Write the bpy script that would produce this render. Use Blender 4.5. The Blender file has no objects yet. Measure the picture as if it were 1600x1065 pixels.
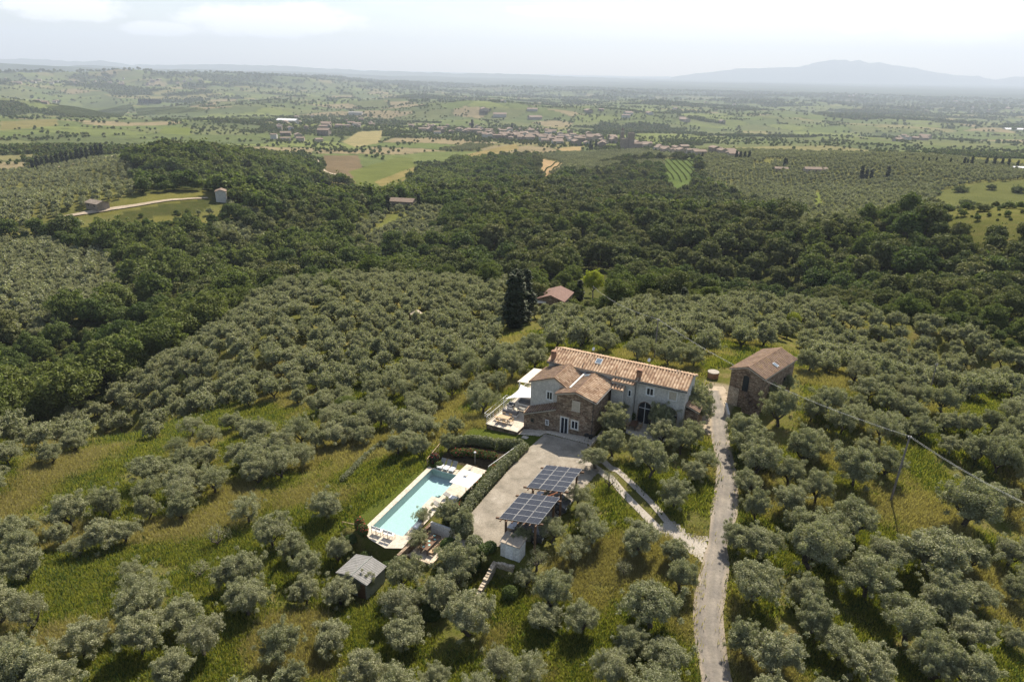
# Hillside farmhouse among olive groves, seen from the air.
import bpy, math, random
import numpy as np
from mathutils import Vector, Matrix

C = bpy.context.scene.collection
PI = math.pi
# ---------------------------------------------------------------- numbers, noise, land shape
F = 1067.0; PITCH = math.radians(21.5); ROLL = math.radians(1.07); HC = 43.0
CP, SP = math.cos(PITCH), math.sin(PITCH); CR, SR = math.cos(ROLL), math.sin(ROLL)
AX = math.radians(-27.0)                     # the estate is laid out on one grid, turned 27 degrees
UX, UY, VX, VY = math.cos(AX), math.sin(AX), -math.sin(AX), math.cos(AX)

def ray(px, py):
    x = (px-800)/F; y = -(py-532.5)/F
    xr = x*CR-y*SR; yr = x*SR+y*CR
    return xr, CP+yr*SP, -SP+yr*CP

def proj(X, Y, Z):
    Z = Z-HC
    d = np.maximum(Y*CP-Z*SP, 1e-3); w = Y*SP+Z*CP
    xr = X/d; yr = w/d
    return 800+F*(xr*CR+yr*SR), 532.5-F*(-xr*SR+yr*CR), d

def W(a, b): return a*UX+b*VX, a*UY+b*VY
def AB(X, Y): return X*UX+Y*UY, X*VX+Y*VY

def hash2(ix, iy, s):
    n = (ix.astype(np.int64)*374761393 + iy.astype(np.int64)*668265263 + s*974634777) & 0xffffffff
    n = ((n ^ (n >> 13))*1274126177) & 0xffffffff
    n = (n ^ (n >> 16)) & 0xffffff
    return n/float(0xffffff)

def vnoise(x, y, s=0):
    x = np.asarray(x, float); y = np.asarray(y, float)
    ix = np.floor(x); iy = np.floor(y); fx = x-ix; fy = y-iy
    fx = fx*fx*(3-2*fx); fy = fy*fy*(3-2*fy)
    a = hash2(ix, iy, s); b = hash2(ix+1, iy, s); c = hash2(ix, iy+1, s); d = hash2(ix+1, iy+1, s)
    return (a*(1-fx)+b*fx)*(1-fy)+(c*(1-fx)+d*fx)*fy

def fbm(x, y, s=0, o=3):
    t = 0; a = .5; n = 0
    for k in range(o):
        t = t+a*vnoise(x*2**k+17.3*k, y*2**k-9.1*k, s+k); n += a; a *= .5
    return t/n

def sstep(a, b, x):
    t = np.clip((x-a)/(b-a), 0, 1); return t*t*(3-2*t)

# ground heights read off the photograph: (picture x, picture y, height)
CTRL = [(100,1000,-2.5),(20,1050,-2),(0,800,-9),(100,690,-14),(0,665,-17),(300,570,-17),(450,446,-23),(380,500,-20),
 (600,440,-23),(790,450,-21),(700,520,-13),(600,600,-9.5),(700,650,-4),(500,700,-6.5),(350,680,-9.5),(200,760,-8.5),
 (250,850,-5),(450,800,-4.5),(400,950,-2.5),(520,880,-3.6),(600,1000,-3),(800,1000,-1.6),(700,900,-2.8),(1000,900,-.6),
 (1000,1050,-.9),(1100,850,-.4),(1120,700,.1),(1110,600,.2),(1200,640,-.2),(1120,1065,-1),(1250,800,-.6),(1400,780,-1.2),
 (1300,700,-.2),(1300,600,-.4),(1450,620,-1.5),(1590,620,-5),(1590,800,-3.2),(1500,1000,-2),(1590,1050,-2.6),
 (1500,532,-10),(1400,510,-10),(1300,492,-11),(1200,482,-12),(1100,484,-11),(1000,486,-10),(900,506,-8),(850,535,-5),
 (1595,565,-10),(760,600,-4),(900,690,0),(840,780,-.4),(650,780,-1.7),(620,720,-3)]
# the valleys and far hills: (picture x, distance, height)
CTRD = [(1200,215,-27),(1200,270,-38),(1200,450,-38),(1000,225,-27),(1000,290,-34),(700,275,-38),(700,300,-41),(700,400,-41),
 (450,265,-38),(400,310,-45),(250,210,-36),(200,230,-39),(50,165,-32),(0,140,-30),(150,150,-29),(80,265,-36),(150,430,-40),
 (330,470,-39),(100,600,-52),(350,620,-62),(350,750,-58),(300,950,-58),(400,860,-66),(100,800,-65),(590,957,-87),(560,800,-80),(500,600,-62),
 (985,1250,-85),(900,620,-62),(850,900,-74),(1070,850,-66),(1300,445,-38),(1300,800,-62),(1500,170,-18),(1500,230,-23),
 (1590,150,-16),(1590,250,-27),(1560,330,-13),(1500,330,-14),(1440,330,-20),(1400,230,-25),(1560,450,-28),(1400,860,-47),(1200,970,-60),
 (1600,900,-48),(1500,2200,-110),(50,1340,-76),(200,1900,-95),(0,1800,-85),(100,3420,-125),(600,4250,-122),(700,1400,-95),(400,1400,-95),(900,2500,-125),
 (1200,2500,-130),(1590,5000,-180),(1200,6000,-185),(1590,12000,-165),(1000,12000,-165),(600,12000,-165),(0,12000,-135),
 (1590,45000,-60),(800,45000,-60),(0,45000,-60),(600,2500,-115)]

def _build():
    T, R, Z = [], [], []
    for px, py, z in CTRL:
        d = ray(px, py); t = (z-HC)/d[2]; x, y = d[0]*t, d[1]*t
        T.append(math.atan2(x, y)); R.append(math.log(math.hypot(x, y))); Z.append(z)
    for px, r, z in CTRD:
        d = ray(px, 300 if r > 400 else 430); T.append(math.atan2(d[0], d[1])); R.append(math.log(r)); Z.append(z)
    T = np.array(T); R = np.array(R); Z = np.array(Z)
    n = len(T)
    D = (T[:, None]-T)**2+(R[:, None]-R)**2
    K = D*np.log(D+1e-12)*.5+np.eye(n)*.002
    Pm = np.c_[np.ones(n), T, R]
    A = np.block([[K, Pm], [Pm.T, np.zeros((3, 3))]])
    w = np.linalg.solve(A, np.r_[Z, 0, 0, 0])
    return T, R, w
_T, _R, _w = _build()

def base(X, Y):
    r = np.hypot(X, Y)
    th = np.clip(np.arctan2(X, Y), -.8, .8); lr = np.log(np.clip(r, 32, 44000))
    out = np.full(th.shape, _w[-3])+_w[-2]*th+_w[-1]*lr
    for i in range(len(_T)):
        D = (th-_T[i])**2+(lr-_R[i])**2
        out += _w[i]*.5*D*np.log(D+1e-12)
    k = sstep(-15, 25, Y)
    return out*k-3*(1-k)

def rect(a, b, a0, a1, b0, b1, f):           # 1 inside a rectangle of the estate grid, fading over f outside
    d = np.maximum(np.maximum(a0-a, a-a1), np.maximum(b0-b, b-b1))
    return 1-sstep(0, f, d)

def height(X, Y):
    X = np.asarray(X, float); Y = np.asarray(Y, float)
    sh = X.shape; X = X.ravel(); Y = Y.ravel()
    z = base(X, Y)
    r = np.hypot(X, Y); a, b = AB(X, Y)
    k = sstep(250, 700, r)
    z = z+k*(fbm(X/160, Y/160, 3)-.5)*16*(1-.5*sstep(1000, 1600, r))
    def lump(px, rr, h, sg):
        d = ray(px, 300); t = math.atan2(d[0], d[1]); return h*np.exp(-((X-rr*math.sin(t))**2+(Y-rr*math.cos(t))**2)/(2*sg*sg))
    z = z+lump(330, 790, 15, 85)+lump(240, 730, 8, 50)-lump(470, 620, 10, 60)+lump(150, 500, 7, 45)+lump(300, 520, 7, 50)+lump(1500, 360, 8, 60)-lump(560, 380, 6, 50)+lump(800, 620, 7, 80)-lump(1150, 520, 6, 60)
    z = z+sstep(1500, 3500, r)*(fbm(X/1100, Y/800, 5, 4)-.5)*185*(1-sstep(7000, 12000, r)*.7)*np.clip(.75-np.arctan2(X, Y)*.6, .35, 1.2)
    z = z+sstep(4000, 9000, r)*np.clip(-np.arctan2(X, Y)*1.3+.1, 0, 1)*sstep(.35, .8, fbm(X/2600, Y/2000, 8, 4))*190
    z = z+sstep(12000, 20000, r)*40*(fbm(X/3000, Y/3000, 6)-.4)
    rough = 1-np.maximum(rect(a, b, -41, -12, 44, 90, 6), rect(a, b, -16, -2, 88, 106, 5))
    z = z+rough*(fbm(X/7, Y/7, 1)-.5)*.7*(1-sstep(300, 900, r))+rough*(vnoise(X/1.1, Y/1.1, 2)-.5)*.10*(1-sstep(60, 160, r))
    # terraces and platforms of the estate
    def put(a0, a1, b0, b1, f, zz):
        nonlocal z
        w = rect(a, b, a0, a1, b0, b1, f); z = z*(1-w)+zz*w
    put(-15, -3, 90, 106, 5, .2)
    put(-35, -14, 72, 88, 5, np.interp(a, [-42, -39, -35, -30.3, -25.25], [-2.3, -1.9, -1.35, -.45, -.06]))
    put(-41, -31, 65, 71, 3, np.interp(a, [-41, -35, -31], [-1.8, -1.42, -.62])+np.interp(b, [65, 71], [.15, .0]))
    put(-30.8, -21, 47.5, 71.5, 1.2, np.interp(b, [48, 71], [-.6, -.1])+np.interp(a, [-24, -21], [0, -.1]))
    put(-39, -34.4, 40, 44, 3, -3.5)
    put(-42, -34.3, 45.0, 61.8, 1.6, -1.72)
    put(-34.45, -31.3, 45.2, 49.6, .8, -2.62)
    put(-39.6, -36.4, 36.5, 43.2, 2, -3.6)
    ca, sa = math.cos(math.radians(3.4)), math.sin(math.radians(3.4)); p_ = (a+39.72)*ca+(b-46.4)*sa; q_ = -(a+39.72)*sa+(b-46.4)*ca
    w = rect(p_, q_, -.12, 3.9, -.12, 12.62, .35); z = z*(1-w)-3.4*w       # the basin
    return z.reshape(sh)

def h1(x, y): return float(height(np.array([x]), np.array([y]))[0])

_ts = np.geomspace(20, 14000, 900)
def at(px, py, lift=0.0):                     # the ground point (plus a lift) seen at a place of the photograph
    d = ray(px, py)
    g = HC+_ts*d[2]-height(_ts*d[0], _ts*d[1])-lift
    i = int(np.argmax(g < 0)) if (g < 0).any() else len(g)-1
    i = max(i, 1)
    t0, t1 = _ts[i-1], _ts[i]; g0, g1 = g[i-1], g[i]
    t = t0+(t1-t0)*g0/(g0-g1+1e-9)
    x, y = d[0]*t, d[1]*t
    return x, y, h1(x, y)

def inpoly(px, py, poly):
    px = np.asarray(px, float); py = np.asarray(py, float)
    c = np.zeros(px.shape, bool); n = len(poly)
    for i in range(n):
        x0, y0 = poly[i]; x1, y1 = poly[(i+1) % n]
        if y0 == y1: continue
        c ^= ((y0 > py) != (y1 > py)) & (px < (x1-x0)*(py-y0)/(y1-y0)+x0)
    return c
# ---------------------------------------------------------------- camera, sky, sun, exposure
S = bpy.context.scene
cd = bpy.data.cameras.new('camera'); cam = bpy.data.objects.new('camera', cd); C.objects.link(cam)
cd.sensor_width = 36.0; cd.lens = 36.0*F/1600.0; cd.clip_start = .5; cd.clip_end = 120000
cam.location = (0, 0, HC)
cam.matrix_world = Matrix.Translation((0, 0, HC)) @ Matrix.Rotation(PI/2-PITCH, 4, 'X') @ Matrix.Rotation(ROLL, 4, 'Z')
S.camera = cam
SUN_EL, SUN_AZ = math.radians(46), math.radians(22)       # azimuth measured from straight ahead, to the right
w = bpy.data.worlds.new('World'); S.world = w; w.use_nodes = True
nt = w.node_tree; nt.nodes.clear()
def nd(t, tree=None, **k):
    n = (tree or nt).nodes.new(t)
    for a, v in k.items(): setattr(n, a, v)
    return n
out = nd('ShaderNodeOutputWorld'); bg = nd('ShaderNodeBackground'); sky = nd('ShaderNodeTexSky')
sky.sky_type = 'NISHITA'; sky.sun_disc = False; sky.sun_elevation = SUN_EL; sky.sun_rotation = SUN_AZ
sky.air_density = 1.0; sky.dust_density = 1.2; sky.ozone_density = 1.0; sky.altitude = 200
bg.inputs[1].default_value = .080
tc = nd('ShaderNodeTexCoord'); sep = nd('ShaderNodeSeparateXYZ'); nt.links.new(tc.outputs['Generated'], sep.inputs[0])
# thin high cloud: noise laid on a flat cloud layer above the land
az = nd('ShaderNodeMath', operation='MAXIMUM'); az.inputs[1].default_value = .02; nt.links.new(sep.outputs[2], az.inputs[0])
def mth(op, a, b):
    m = nd('ShaderNodeMath', operation=op)
    for i, v in enumerate((a, b)):
        if isinstance(v, (int, float)): m.inputs[i].default_value = v
        else: nt.links.new(v, m.inputs[i])
    return m.outputs[0]
den = mth('ADD', az.outputs[0], .12)
cx = mth('DIVIDE', sep.outputs[0], den); cy = mth('DIVIDE', sep.outputs[1], den)
cmb = nd('ShaderNodeCombineXYZ'); nt.links.new(cx, cmb.inputs[0]); nt.links.new(cy, cmb.inputs[1])
no = nd('ShaderNodeTexNoise'); no.inputs['Scale'].default_value = 1.7; no.inputs['Detail'].default_value = 9; no.inputs['Roughness'].default_value = .62
nt.links.new(cmb.outputs[0], no.inputs['Vector'])
cr = nd('ShaderNodeValToRGB'); cr.color_ramp.elements[0].position = .44; cr.color_ramp.elements[1].position = .58
nt.links.new(no.outputs[0], cr.inputs[0])
fade = nd('ShaderNodeMapRange'); fade.inputs[1].default_value = .01; fade.inputs[2].default_value = .08; nt.links.new(sep.outputs[2], fade.inputs[0])
cf = mth('MULTIPLY', cr.outputs[0], fade.outputs[0]); cf = mth('MULTIPLY', cf, .12)
# low banks of cumulus far off: each an oval patch of the sky (bearing, height) broken up by noise
ymax = mth('MAXIMUM', sep.outputs[1], .05); baz = mth('DIVIDE', sep.outputs[0], ymax); bel = mth('DIVIDE', sep.outputs[2], ymax)
cv = nd('ShaderNodeCombineXYZ'); nt.links.new(baz, cv.inputs[0]); nt.links.new(mth('MULTIPLY', bel, 2.6), cv.inputs[1])
n2 = nd('ShaderNodeTexNoise'); n2.inputs['Scale'].default_value = 16; n2.inputs['Detail'].default_value = 8; n2.inputs['Roughness'].default_value = .62; nt.links.new(cv.outputs[0], n2.inputs['Vector'])
tot = None
for px_, py_, hw, hh in ((420, 32, 165, 26), (95, 12, 110, 22), (250, 45, 60, 12), (1355, 34, 60, 20), (1500, 42, 120, 26), (1600, 18, 110, 30), (900, 18, 120, 9)):
    x_, y_, z_ = ray(px_, py_); q1 = mth('POWER', mth('MULTIPLY', mth('SUBTRACT', baz, x_/y_), F*.93/hw), 2.0); q2 = mth('POWER', mth('MULTIPLY', mth('SUBTRACT', bel, z_/y_), F*.93/hh), 2.0)
    mk = mth('SUBTRACT', 1.0, mth('ADD', q1, q2)); mk = mth('MAXIMUM', mk, 0.0); tot = mk if tot is None else mth('MAXIMUM', tot, mk)
c2 = mth('SUBTRACT', mth('ADD', mth('MULTIPLY', tot, .55), n2.outputs[0]), .62); mr = nd('ShaderNodeMapRange'); mr.inputs[1].default_value = .0; mr.inputs[2].default_value = .22; nt.links.new(c2, mr.inputs[0])
tz = mth('GREATER_THAN', tot, .001); cf = mth('MAXIMUM', cf, mth('MULTIPLY', mth('MULTIPLY', mr.outputs[0], tz), .9))
mx = nd('ShaderNodeMix', data_type='RGBA'); nt.links.new(cf, mx.inputs[0]); nt.links.new(sky.outputs[0], mx.inputs[6])
mx.inputs[7].default_value = (11.5, 11.3, 11.1, 1)
nt.links.new(mx.outputs[2], bg.inputs[0]); nt.links.new(bg.outputs[0], out.inputs[0])
sl = bpy.data.lights.new('sun', 'SUN'); sl.energy = 5.0; sl.angle = math.radians(.55); sl.color = (1, .91, .77)
sun = bpy.data.objects.new('sun', sl); C.objects.link(sun)
sdir = Vector((math.sin(SUN_AZ)*math.cos(SUN_EL), math.cos(SUN_AZ)*math.cos(SUN_EL), math.sin(SUN_EL)))
sun.rotation_euler = sdir.to_track_quat('Z', 'Y').to_euler(); sun.location = (0, 0, 200)
S.view_settings.view_transform = 'Standard'; S.view_settings.look = 'None'; S.view_settings.exposure = .95; S.view_settings.gamma = 1
S.render.engine = 'CYCLES'
cy_ = S.cycles; cy_.max_bounces = 6; cy_.diffuse_bounces = 3; cy_.glossy_bounces = 2; cy_.transmission_bounces = 3; cy_.transparent_max_bounces = 8
cy_.volume_bounces = 0; cy_.use_denoising = True; cy_.caustics_reflective = False; cy_.caustics_refractive = False
cy_.sample_clamp_indirect = 6
# ---------------------------------------------------------------- materials
MATS = {}
def newmat(name):
    m = bpy.data.materials.new(name); m.use_nodes = True; m.node_tree.nodes.clear(); MATS[name] = m
    t = m.node_tree
    def N(ty, **k):
        n = t.nodes.new(ty)
        for a, v in k.items(): setattr(n, a, v)
        return n
    def K(o, i): t.links.new(o, i)
    o = N('ShaderNodeOutputMaterial')
    return m, N, K, o

def coord(N, K, scale=(1, 1, 1), obj=True):
    tc = N('ShaderNodeTexCoord'); mp = N('ShaderNodeMapping'); K(tc.outputs['Object' if obj else 'UV'], mp.inputs[0])
    mp.inputs['Scale'].default_value = scale
    return mp.outputs[0]

def c4(c): return (c[0], c[1], c[2], 1)

def ramp(N, K, fac, stops):
    r = N('ShaderNodeValToRGB'); K(fac, r.inputs[0]); e = r.color_ramp.elements
    while len(e) < len(stops): e.new(.5)
    for k, (p, c) in enumerate(stops): e[k].position = p; e[k].color = c4(c)
    return r.outputs[0]

def noise(N, K, v, s, d=4, r=.55):
    n = N('ShaderNodeTexNoise'); K(v, n.inputs['Vector']); n.inputs['Scale'].default_value = s; n.inputs['Detail'].default_value = d
    n.inputs['Roughness'].default_value = r
    return n.outputs[0]

def mixc(N, K, f, a, b, mode='MIX'):
    m = N('ShaderNodeMix', data_type='RGBA', blend_type=mode)
    for i, v in ((0, f), (6, a), (7, b)):
        if isinstance(v, (int, float)): m.inputs[i].default_value = v
        elif isinstance(v, tuple): m.inputs[i].default_value = c4(v)
        else: K(v, m.inputs[i])
    return m.outputs[2]

def surf(name, cols, s1=1.5, s2=12, rough=.85, bump=.0, bs=20, metal=0, spec=.3):
    m, N, K, o = newmat(name); v = coord(N, K)
    n1 = noise(N, K, v, s1, 5, .65); col = ramp(N, K, n1, [(.3+.4*i/max(len(cols)-1, 1), c) for i, c in enumerate(cols)])
    n2 = noise(N, K, v, s2, 3, .7)
    g = ramp(N, K, n2, [(.3, (.72, .72, .72)), (.7, (1.2, 1.2, 1.2))])
    col = mixc(N, K, 1.0, col, g, 'MULTIPLY')
    b = N('ShaderNodeBsdfPrincipled'); K(col, b.inputs['Base Color']); b.inputs['Roughness'].default_value = rough
    b.inputs['Metallic'].default_value = metal; b.inputs['Specular IOR Level'].default_value = spec
    if bump:
        bp = N('ShaderNodeBump'); bp.inputs['Strength'].default_value = bump; bp.inputs['Distance'].default_value = .05
        K(noise(N, K, v, bs, 4), bp.inputs['Height']); K(bp.outputs[0], b.inputs['Normal'])
    K(b.outputs[0], o.inputs[0])
    return m

def leafmat(name, a, b, trans=.35, back=None, gloss=.04, patch=0):
    m, N, K, o = newmat(name)
    oi = N('ShaderNodeObjectInfo'); ge = N('ShaderNodeNewGeometry')
    col = mixc(N, K, oi.outputs['Random'], a, b)
    if back: col = mixc(N, K, ge.outputs['Backfacing'], col, back)
    g = ramp(N, K, ge.outputs['Random Per Island'], [(0, (.62, .62, .6)), (1, (1.35, 1.35, 1.3))])
    col = mixc(N, K, 1.0, col, g, 'MULTIPLY')
    d = N('ShaderNodeBsdfDiffuse'); tr = N('ShaderNodeBsdfTranslucent'); K(col, d.inputs[0])
    tcol = mixc(N, K, 1.0, col, (1.15, 1.25, .6), 'MULTIPLY'); K(tcol, tr.inputs[0])
    ms = N('ShaderNodeMixShader'); ms.inputs[0].default_value = trans; K(d.outputs[0], ms.inputs[1]); K(tr.outputs[0], ms.inputs[2])
    gl = N('ShaderNodeBsdfGlossy'); gl.inputs['Roughness'].default_value = .6; gl.inputs[0].default_value = (.9, .9, .85, 1)
    m2 = N('ShaderNodeMixShader'); m2.inputs[0].default_value = gloss; K(ms.outputs[0], m2.inputs[1]); K(gl.outputs[0], m2.inputs[2])
    K(m2.outputs[0], o.inputs[0])
    return m

leafmat('olive_leaf', (.195, .202, .110), (.255, .252, .150), .27, (.33, .33, .22), .02)
leafmat('olive_leaf_grey', (.215, .215, .125), (.24, .235, .145), .25, (.31, .30, .21), .02)
leafmat('oak_leaf', (.068, .100, .026), (.112, .142, .040), .3, None, .015)
leafmat('holm_leaf', (.092, .112, .036), (.150, .152, .058), .25, None, .015)
leafmat('bright_leaf', (.105, .135, .036), (.145, .165, .05), .35, None, .012)
leafmat('lime_leaf', (.27, .29, .015), (.30, .32, .02), .4, None, .03)
leafmat('dark_leaf', (.028, .040, .018), (.038, .050, .022), .1, None, .03)
leafmat('hedge_leaf', (.13, .145, .055), (.15, .16, .065), .3, (.20, .20, .12), .06)
leafmat('shrub_leaf', (.06, .095, .018), (.085, .12, .025), .35, None, .03)
leafmat('grass_blade', (.205, .222, .046), (.275, .258, .075), .4, None, .01)
leafmat('dry_blade', (.32, .27, .12), (.28, .24, .13), .4, None, .02)
leafmat('flower_red', (.45, .06, .04), (.35, .05, .05), .2, None, .02)
surf('bark', [(.05, .04, .03), (.11, .09, .07)], 4, 20, .95)
surf('plaster', [(.42, .39, .35), (.50, .47, .42), (.54, .51, .46)], .6, 5, .9)
surf('plaster_pale', [(.62, .60, .56), (.70, .68, .64)], .6, 5, .9)
surf('travertine', [(.40, .34, .27), (.50, .44, .35), (.56, .50, .41)], 1.2, 4, .75)
surf('gravel', [(.17, .15, .115), (.26, .225, .175), (.35, .31, .25)], .55, 9, .95, .6, 18)
surf('asphalt', [(.13, .115, .10), (.18, .16, .135), (.215, .19, .16)], .5, 14, .92, .3, 30)
surf('concrete', [(.30, .265, .22), (.38, .34, .285)], .5, 6, .9, .3, 20)
surf('dirt_road', [(.30, .24, .165), (.38, .31, .225)], .1, 1, .95)
surf('wood', [(.10, .055, .03), (.17, .095, .055)], 3, 20, .7)
surf('pale_wood', [(.40, .28, .16), (.50, .36, .22)], 3, 20, .7)
surf('brick', [(.22, .12, .07), (.34, .20, .13)], 4, 9, .9)
surf('white_paint', [(.72, .71, .69), (.80, .79, .77)], 1, 6, .5)
surf('white_cloth', [(.80, .78, .75), (.84, .82, .79)], 1, 5, .9)
surf('grey_cloth', [(.14, .14, .145), (.20, .20, .205)], 3, 20, .95)
surf('grey_roof', [(.20, .195, .18), (.27, .26, .245)], 1.5, 8, .8)
surf('grey_wall', [(.22, .24, .21), (.28, .29, .26)], 1.5, 8, .8)
surf('tan_roof', [(.32, .26, .19), (.38, .32, .25)], 1.5, 8, .8)
surf('metal', [(.30, .30, .30), (.42, .42, .42)], 2, 9, .4, 0, 1, .7)
surf('dark_metal', [(.04, .04, .04), (.07, .065, .06)], 2, 9, .5)
surf('lead', [(.42, .42, .40), (.50, .50, .48)], 2, 9, .5)
surf('rust', [(.30, .10, .04), (.38, .15, .07)], 3, 12, .9)
surf('shutter', [(.42, .36, .28), (.50, .44, .35)], 3, 12, .8)
surf('pole_wood', [(.17, .15, .13), (.24, .21, .18)], 3, 12, .9)
surf('far_roof', [(.16, .115, .085), (.24, .175, .13)], .3, 2, .9)
surf('red_roof', [(.15, .085, .065), (.21, .13, .10)], 1.5, 6, .9)
surf('far_wall', [(.32, .26, .20), (.42, .36, .28)], .08, 1, .9)
surf('far_stone', [(.20, .16, .12), (.28, .23, .18)], .2, 1, .9)
surf('car_paint', [(.16, .165, .175), (.18, .185, .195)], 1, 3, .25, 0, 1, .6, .5)
surf('rubber', [(.015, .015, .015), (.03, .03, .03)], 3, 9, .9)
surf('linen_cream', [(.60, .53, .42), (.66, .59, .48)], 1, 6, .9)
surf('turquoise_cloth', [(.25, .5, .45), (.4, .6, .55)], 5, 9, .9)

def _road():
    m, N, K, o = newmat('road_surface'); v = coord(N, K); uv = coord(N, K, (1, 1, 1), False)
    sx = N('ShaderNodeSeparateXYZ'); K(uv, sx.inputs[0])
    base_ = ramp(N, K, sx.outputs[0], [(0, (.24, .20, .15)), (.10, (.21, .18, .145)), (.22, (.165, .148, .125)), (.36, (.20, .178, .15)), (.5, (.175, .157, .13)), (.64, (.205, .18, .15)), (.8, (.165, .148, .125)), (.9, (.21, .18, .145)), (1, (.25, .21, .155))])
    n1 = noise(N, K, v, .5, 5, .65); n2 = noise(N, K, v, 5, 4, .7)
    col = mixc(N, K, 1.0, base_, ramp(N, K, n1, [(.3, (.72, .72, .74)), (.7, (1.28, 1.25, 1.2))]), 'MULTIPLY')
    col = mixc(N, K, 1.0, col, ramp(N, K, n2, [(.3, (.8, .8, .8)), (.7, (1.2, 1.2, 1.2))]), 'MULTIPLY')
    b = N('ShaderNodeBsdfPrincipled'); b.inputs['Roughness'].default_value = .95; K(col, b.inputs['Base Color']); K(b.outputs[0], o.inputs[0])
_road()

def _glass():
    m, N, K, o = newmat('glass'); b = N('ShaderNodeBsdfPrincipled')
    b.inputs['Base Color'].default_value = (.025, .03, .035, 1); b.inputs['Roughness'].default_value = .08
    b.inputs['Specular IOR Level'].default_value = .6; K(b.outputs[0], o.inputs[0])
    m, N, K, o = newmat('skylight_glass'); b = N('ShaderNodeBsdfPrincipled')
    b.inputs['Base Color'].default_value = (.12, .16, .2, 1); b.inputs['Roughness'].default_value = .05
    b.inputs['Specular IOR Level'].default_value = 1.0; K(b.outputs[0], o.inputs[0])
_glass()

def _stone(name, cols, sc=2.6, dark=.08):
    m, N, K, o = newmat(name); v = coord(N, K, (1, 1, 1.9))
    vo = N('ShaderNodeTexVoronoi'); K(v, vo.inputs['Vector']); vo.inputs['Scale'].default_value = sc
    v2 = N('ShaderNodeTexVoronoi', feature='DISTANCE_TO_EDGE'); K(v, v2.inputs['Vector']); v2.inputs['Scale'].default_value = sc
    sp = N('ShaderNodeSeparateColor'); K(vo.outputs['Color'], sp.inputs[0])
    col = ramp(N, K, sp.outputs[0], [(i/(len(cols)-1), c) for i, c in enumerate(cols)])
    n = noise(N, K, v, .7, 4, .6); col = mixc(N, K, 1.0, col, ramp(N, K, n, [(.3, (.65, .62, .6)), (.7, (1.25, 1.2, 1.15))]), 'MULTIPLY')
    e = ramp(N, K, v2.outputs[0], [(.0, (dark*3, dark*2.6, dark*2.2)), (.07, (1, 1, 1))])
    col = mixc(N, K, 1.0, col, e, 'MULTIPLY')
    b = N('ShaderNodeBsdfPrincipled'); b.inputs['Roughness'].default_value = .95; K(col, b.inputs['Base Color'])
    bp = N('ShaderNodeBump'); bp.inputs['Strength'].default_value = .7; bp.inputs['Distance'].default_value = .04
    K(v2.outputs[0], bp.inputs['Height']); K(bp.outputs[0], b.inputs['Normal']); K(b.outputs[0], o.inputs[0])
_stone('stone', [(.13, .09, .06), (.20, .145, .10), (.26, .20, .14), (.33, .26, .19), (.17, .10, .065)])
_stone('pale_stone', [(.38, .32, .24), (.46, .40, .31), (.55, .48, .38)], 3)

def _tiles(name, cols, lich=0):
    m, N, K, o = newmat(name); uv = coord(N, K, (1, 1, 1), False)
    fl = N('ShaderNodeVectorMath', operation='FLOOR'); K(uv, fl.inputs[0])
    wn = N('ShaderNodeTexWhiteNoise', noise_dimensions='2D'); K(fl.outputs[0], wn.inputs['Vector'])
    col = ramp(N, K, wn.outputs['Value'], [(i/(len(cols)-1), c) for i, c in enumerate(cols)])
    v = coord(N, K)
    n = noise(N, K, v, 1.3, 5, .65)
    col = mixc(N, K, 1.0, col, ramp(N, K, n, [(.3, (.75, .72, .7)), (.7, (1.15, 1.15, 1.15))]), 'MULTIPLY')
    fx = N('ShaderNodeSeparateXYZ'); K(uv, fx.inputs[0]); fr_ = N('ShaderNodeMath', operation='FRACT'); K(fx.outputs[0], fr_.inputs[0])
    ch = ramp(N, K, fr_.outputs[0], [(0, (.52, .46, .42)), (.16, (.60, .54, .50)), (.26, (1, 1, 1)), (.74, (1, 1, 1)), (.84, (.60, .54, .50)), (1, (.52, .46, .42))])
    col = mixc(N, K, 1.0, col, ch, 'MULTIPLY')      # colour darkens along the channels between the cover tiles
    if lich:
        n2 = noise(N, K, v, 2.2, 6, .7)
        f = N('ShaderNodeMapRange'); K(n2, f.inputs[0]); f.inputs[1].default_value = .5; f.inputs[2].default_value = .62; f.inputs[4].default_value = lich
        col = mixc(N, K, f.outputs[0], col, (.30, .20, .07))
    b = N('ShaderNodeBsdfPrincipled'); b.inputs['Roughness'].default_value = .9; K(col, b.inputs['Base Color']); K(b.outputs[0], o.inputs[0])
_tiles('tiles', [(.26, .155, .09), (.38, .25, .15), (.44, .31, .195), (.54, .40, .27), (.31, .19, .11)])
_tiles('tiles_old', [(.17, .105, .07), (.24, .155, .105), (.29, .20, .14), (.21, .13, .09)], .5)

def _panel():
    m, N, K, o = newmat('solar_glass'); uv = coord(N, K, (1, 1, 1), False)
    br = N('ShaderNodeTexBrick'); K(uv, br.inputs['Vector']); br.offset = 0; br.squash = 1
    br.inputs['Scale'].default_value = 1; br.inputs['Brick Width'].default_value = 1; br.inputs['Row Height'].default_value = 1
    br.inputs['Mortar Size'].default_value = .03; br.inputs['Color1'].default_value = (.020, .020, .024, 1); br.inputs['Color2'].default_value = (.026, .026, .030, 1)
    br.inputs['Mortar'].default_value = (.045, .046, .055, 1)
    b = N('ShaderNodeBsdfPrincipled'); b.inputs['Roughness'].default_value = .22; K(br.outputs[0], b.inputs['Base Color']); K(b.outputs[0], o.inputs[0])
_panel()

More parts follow.
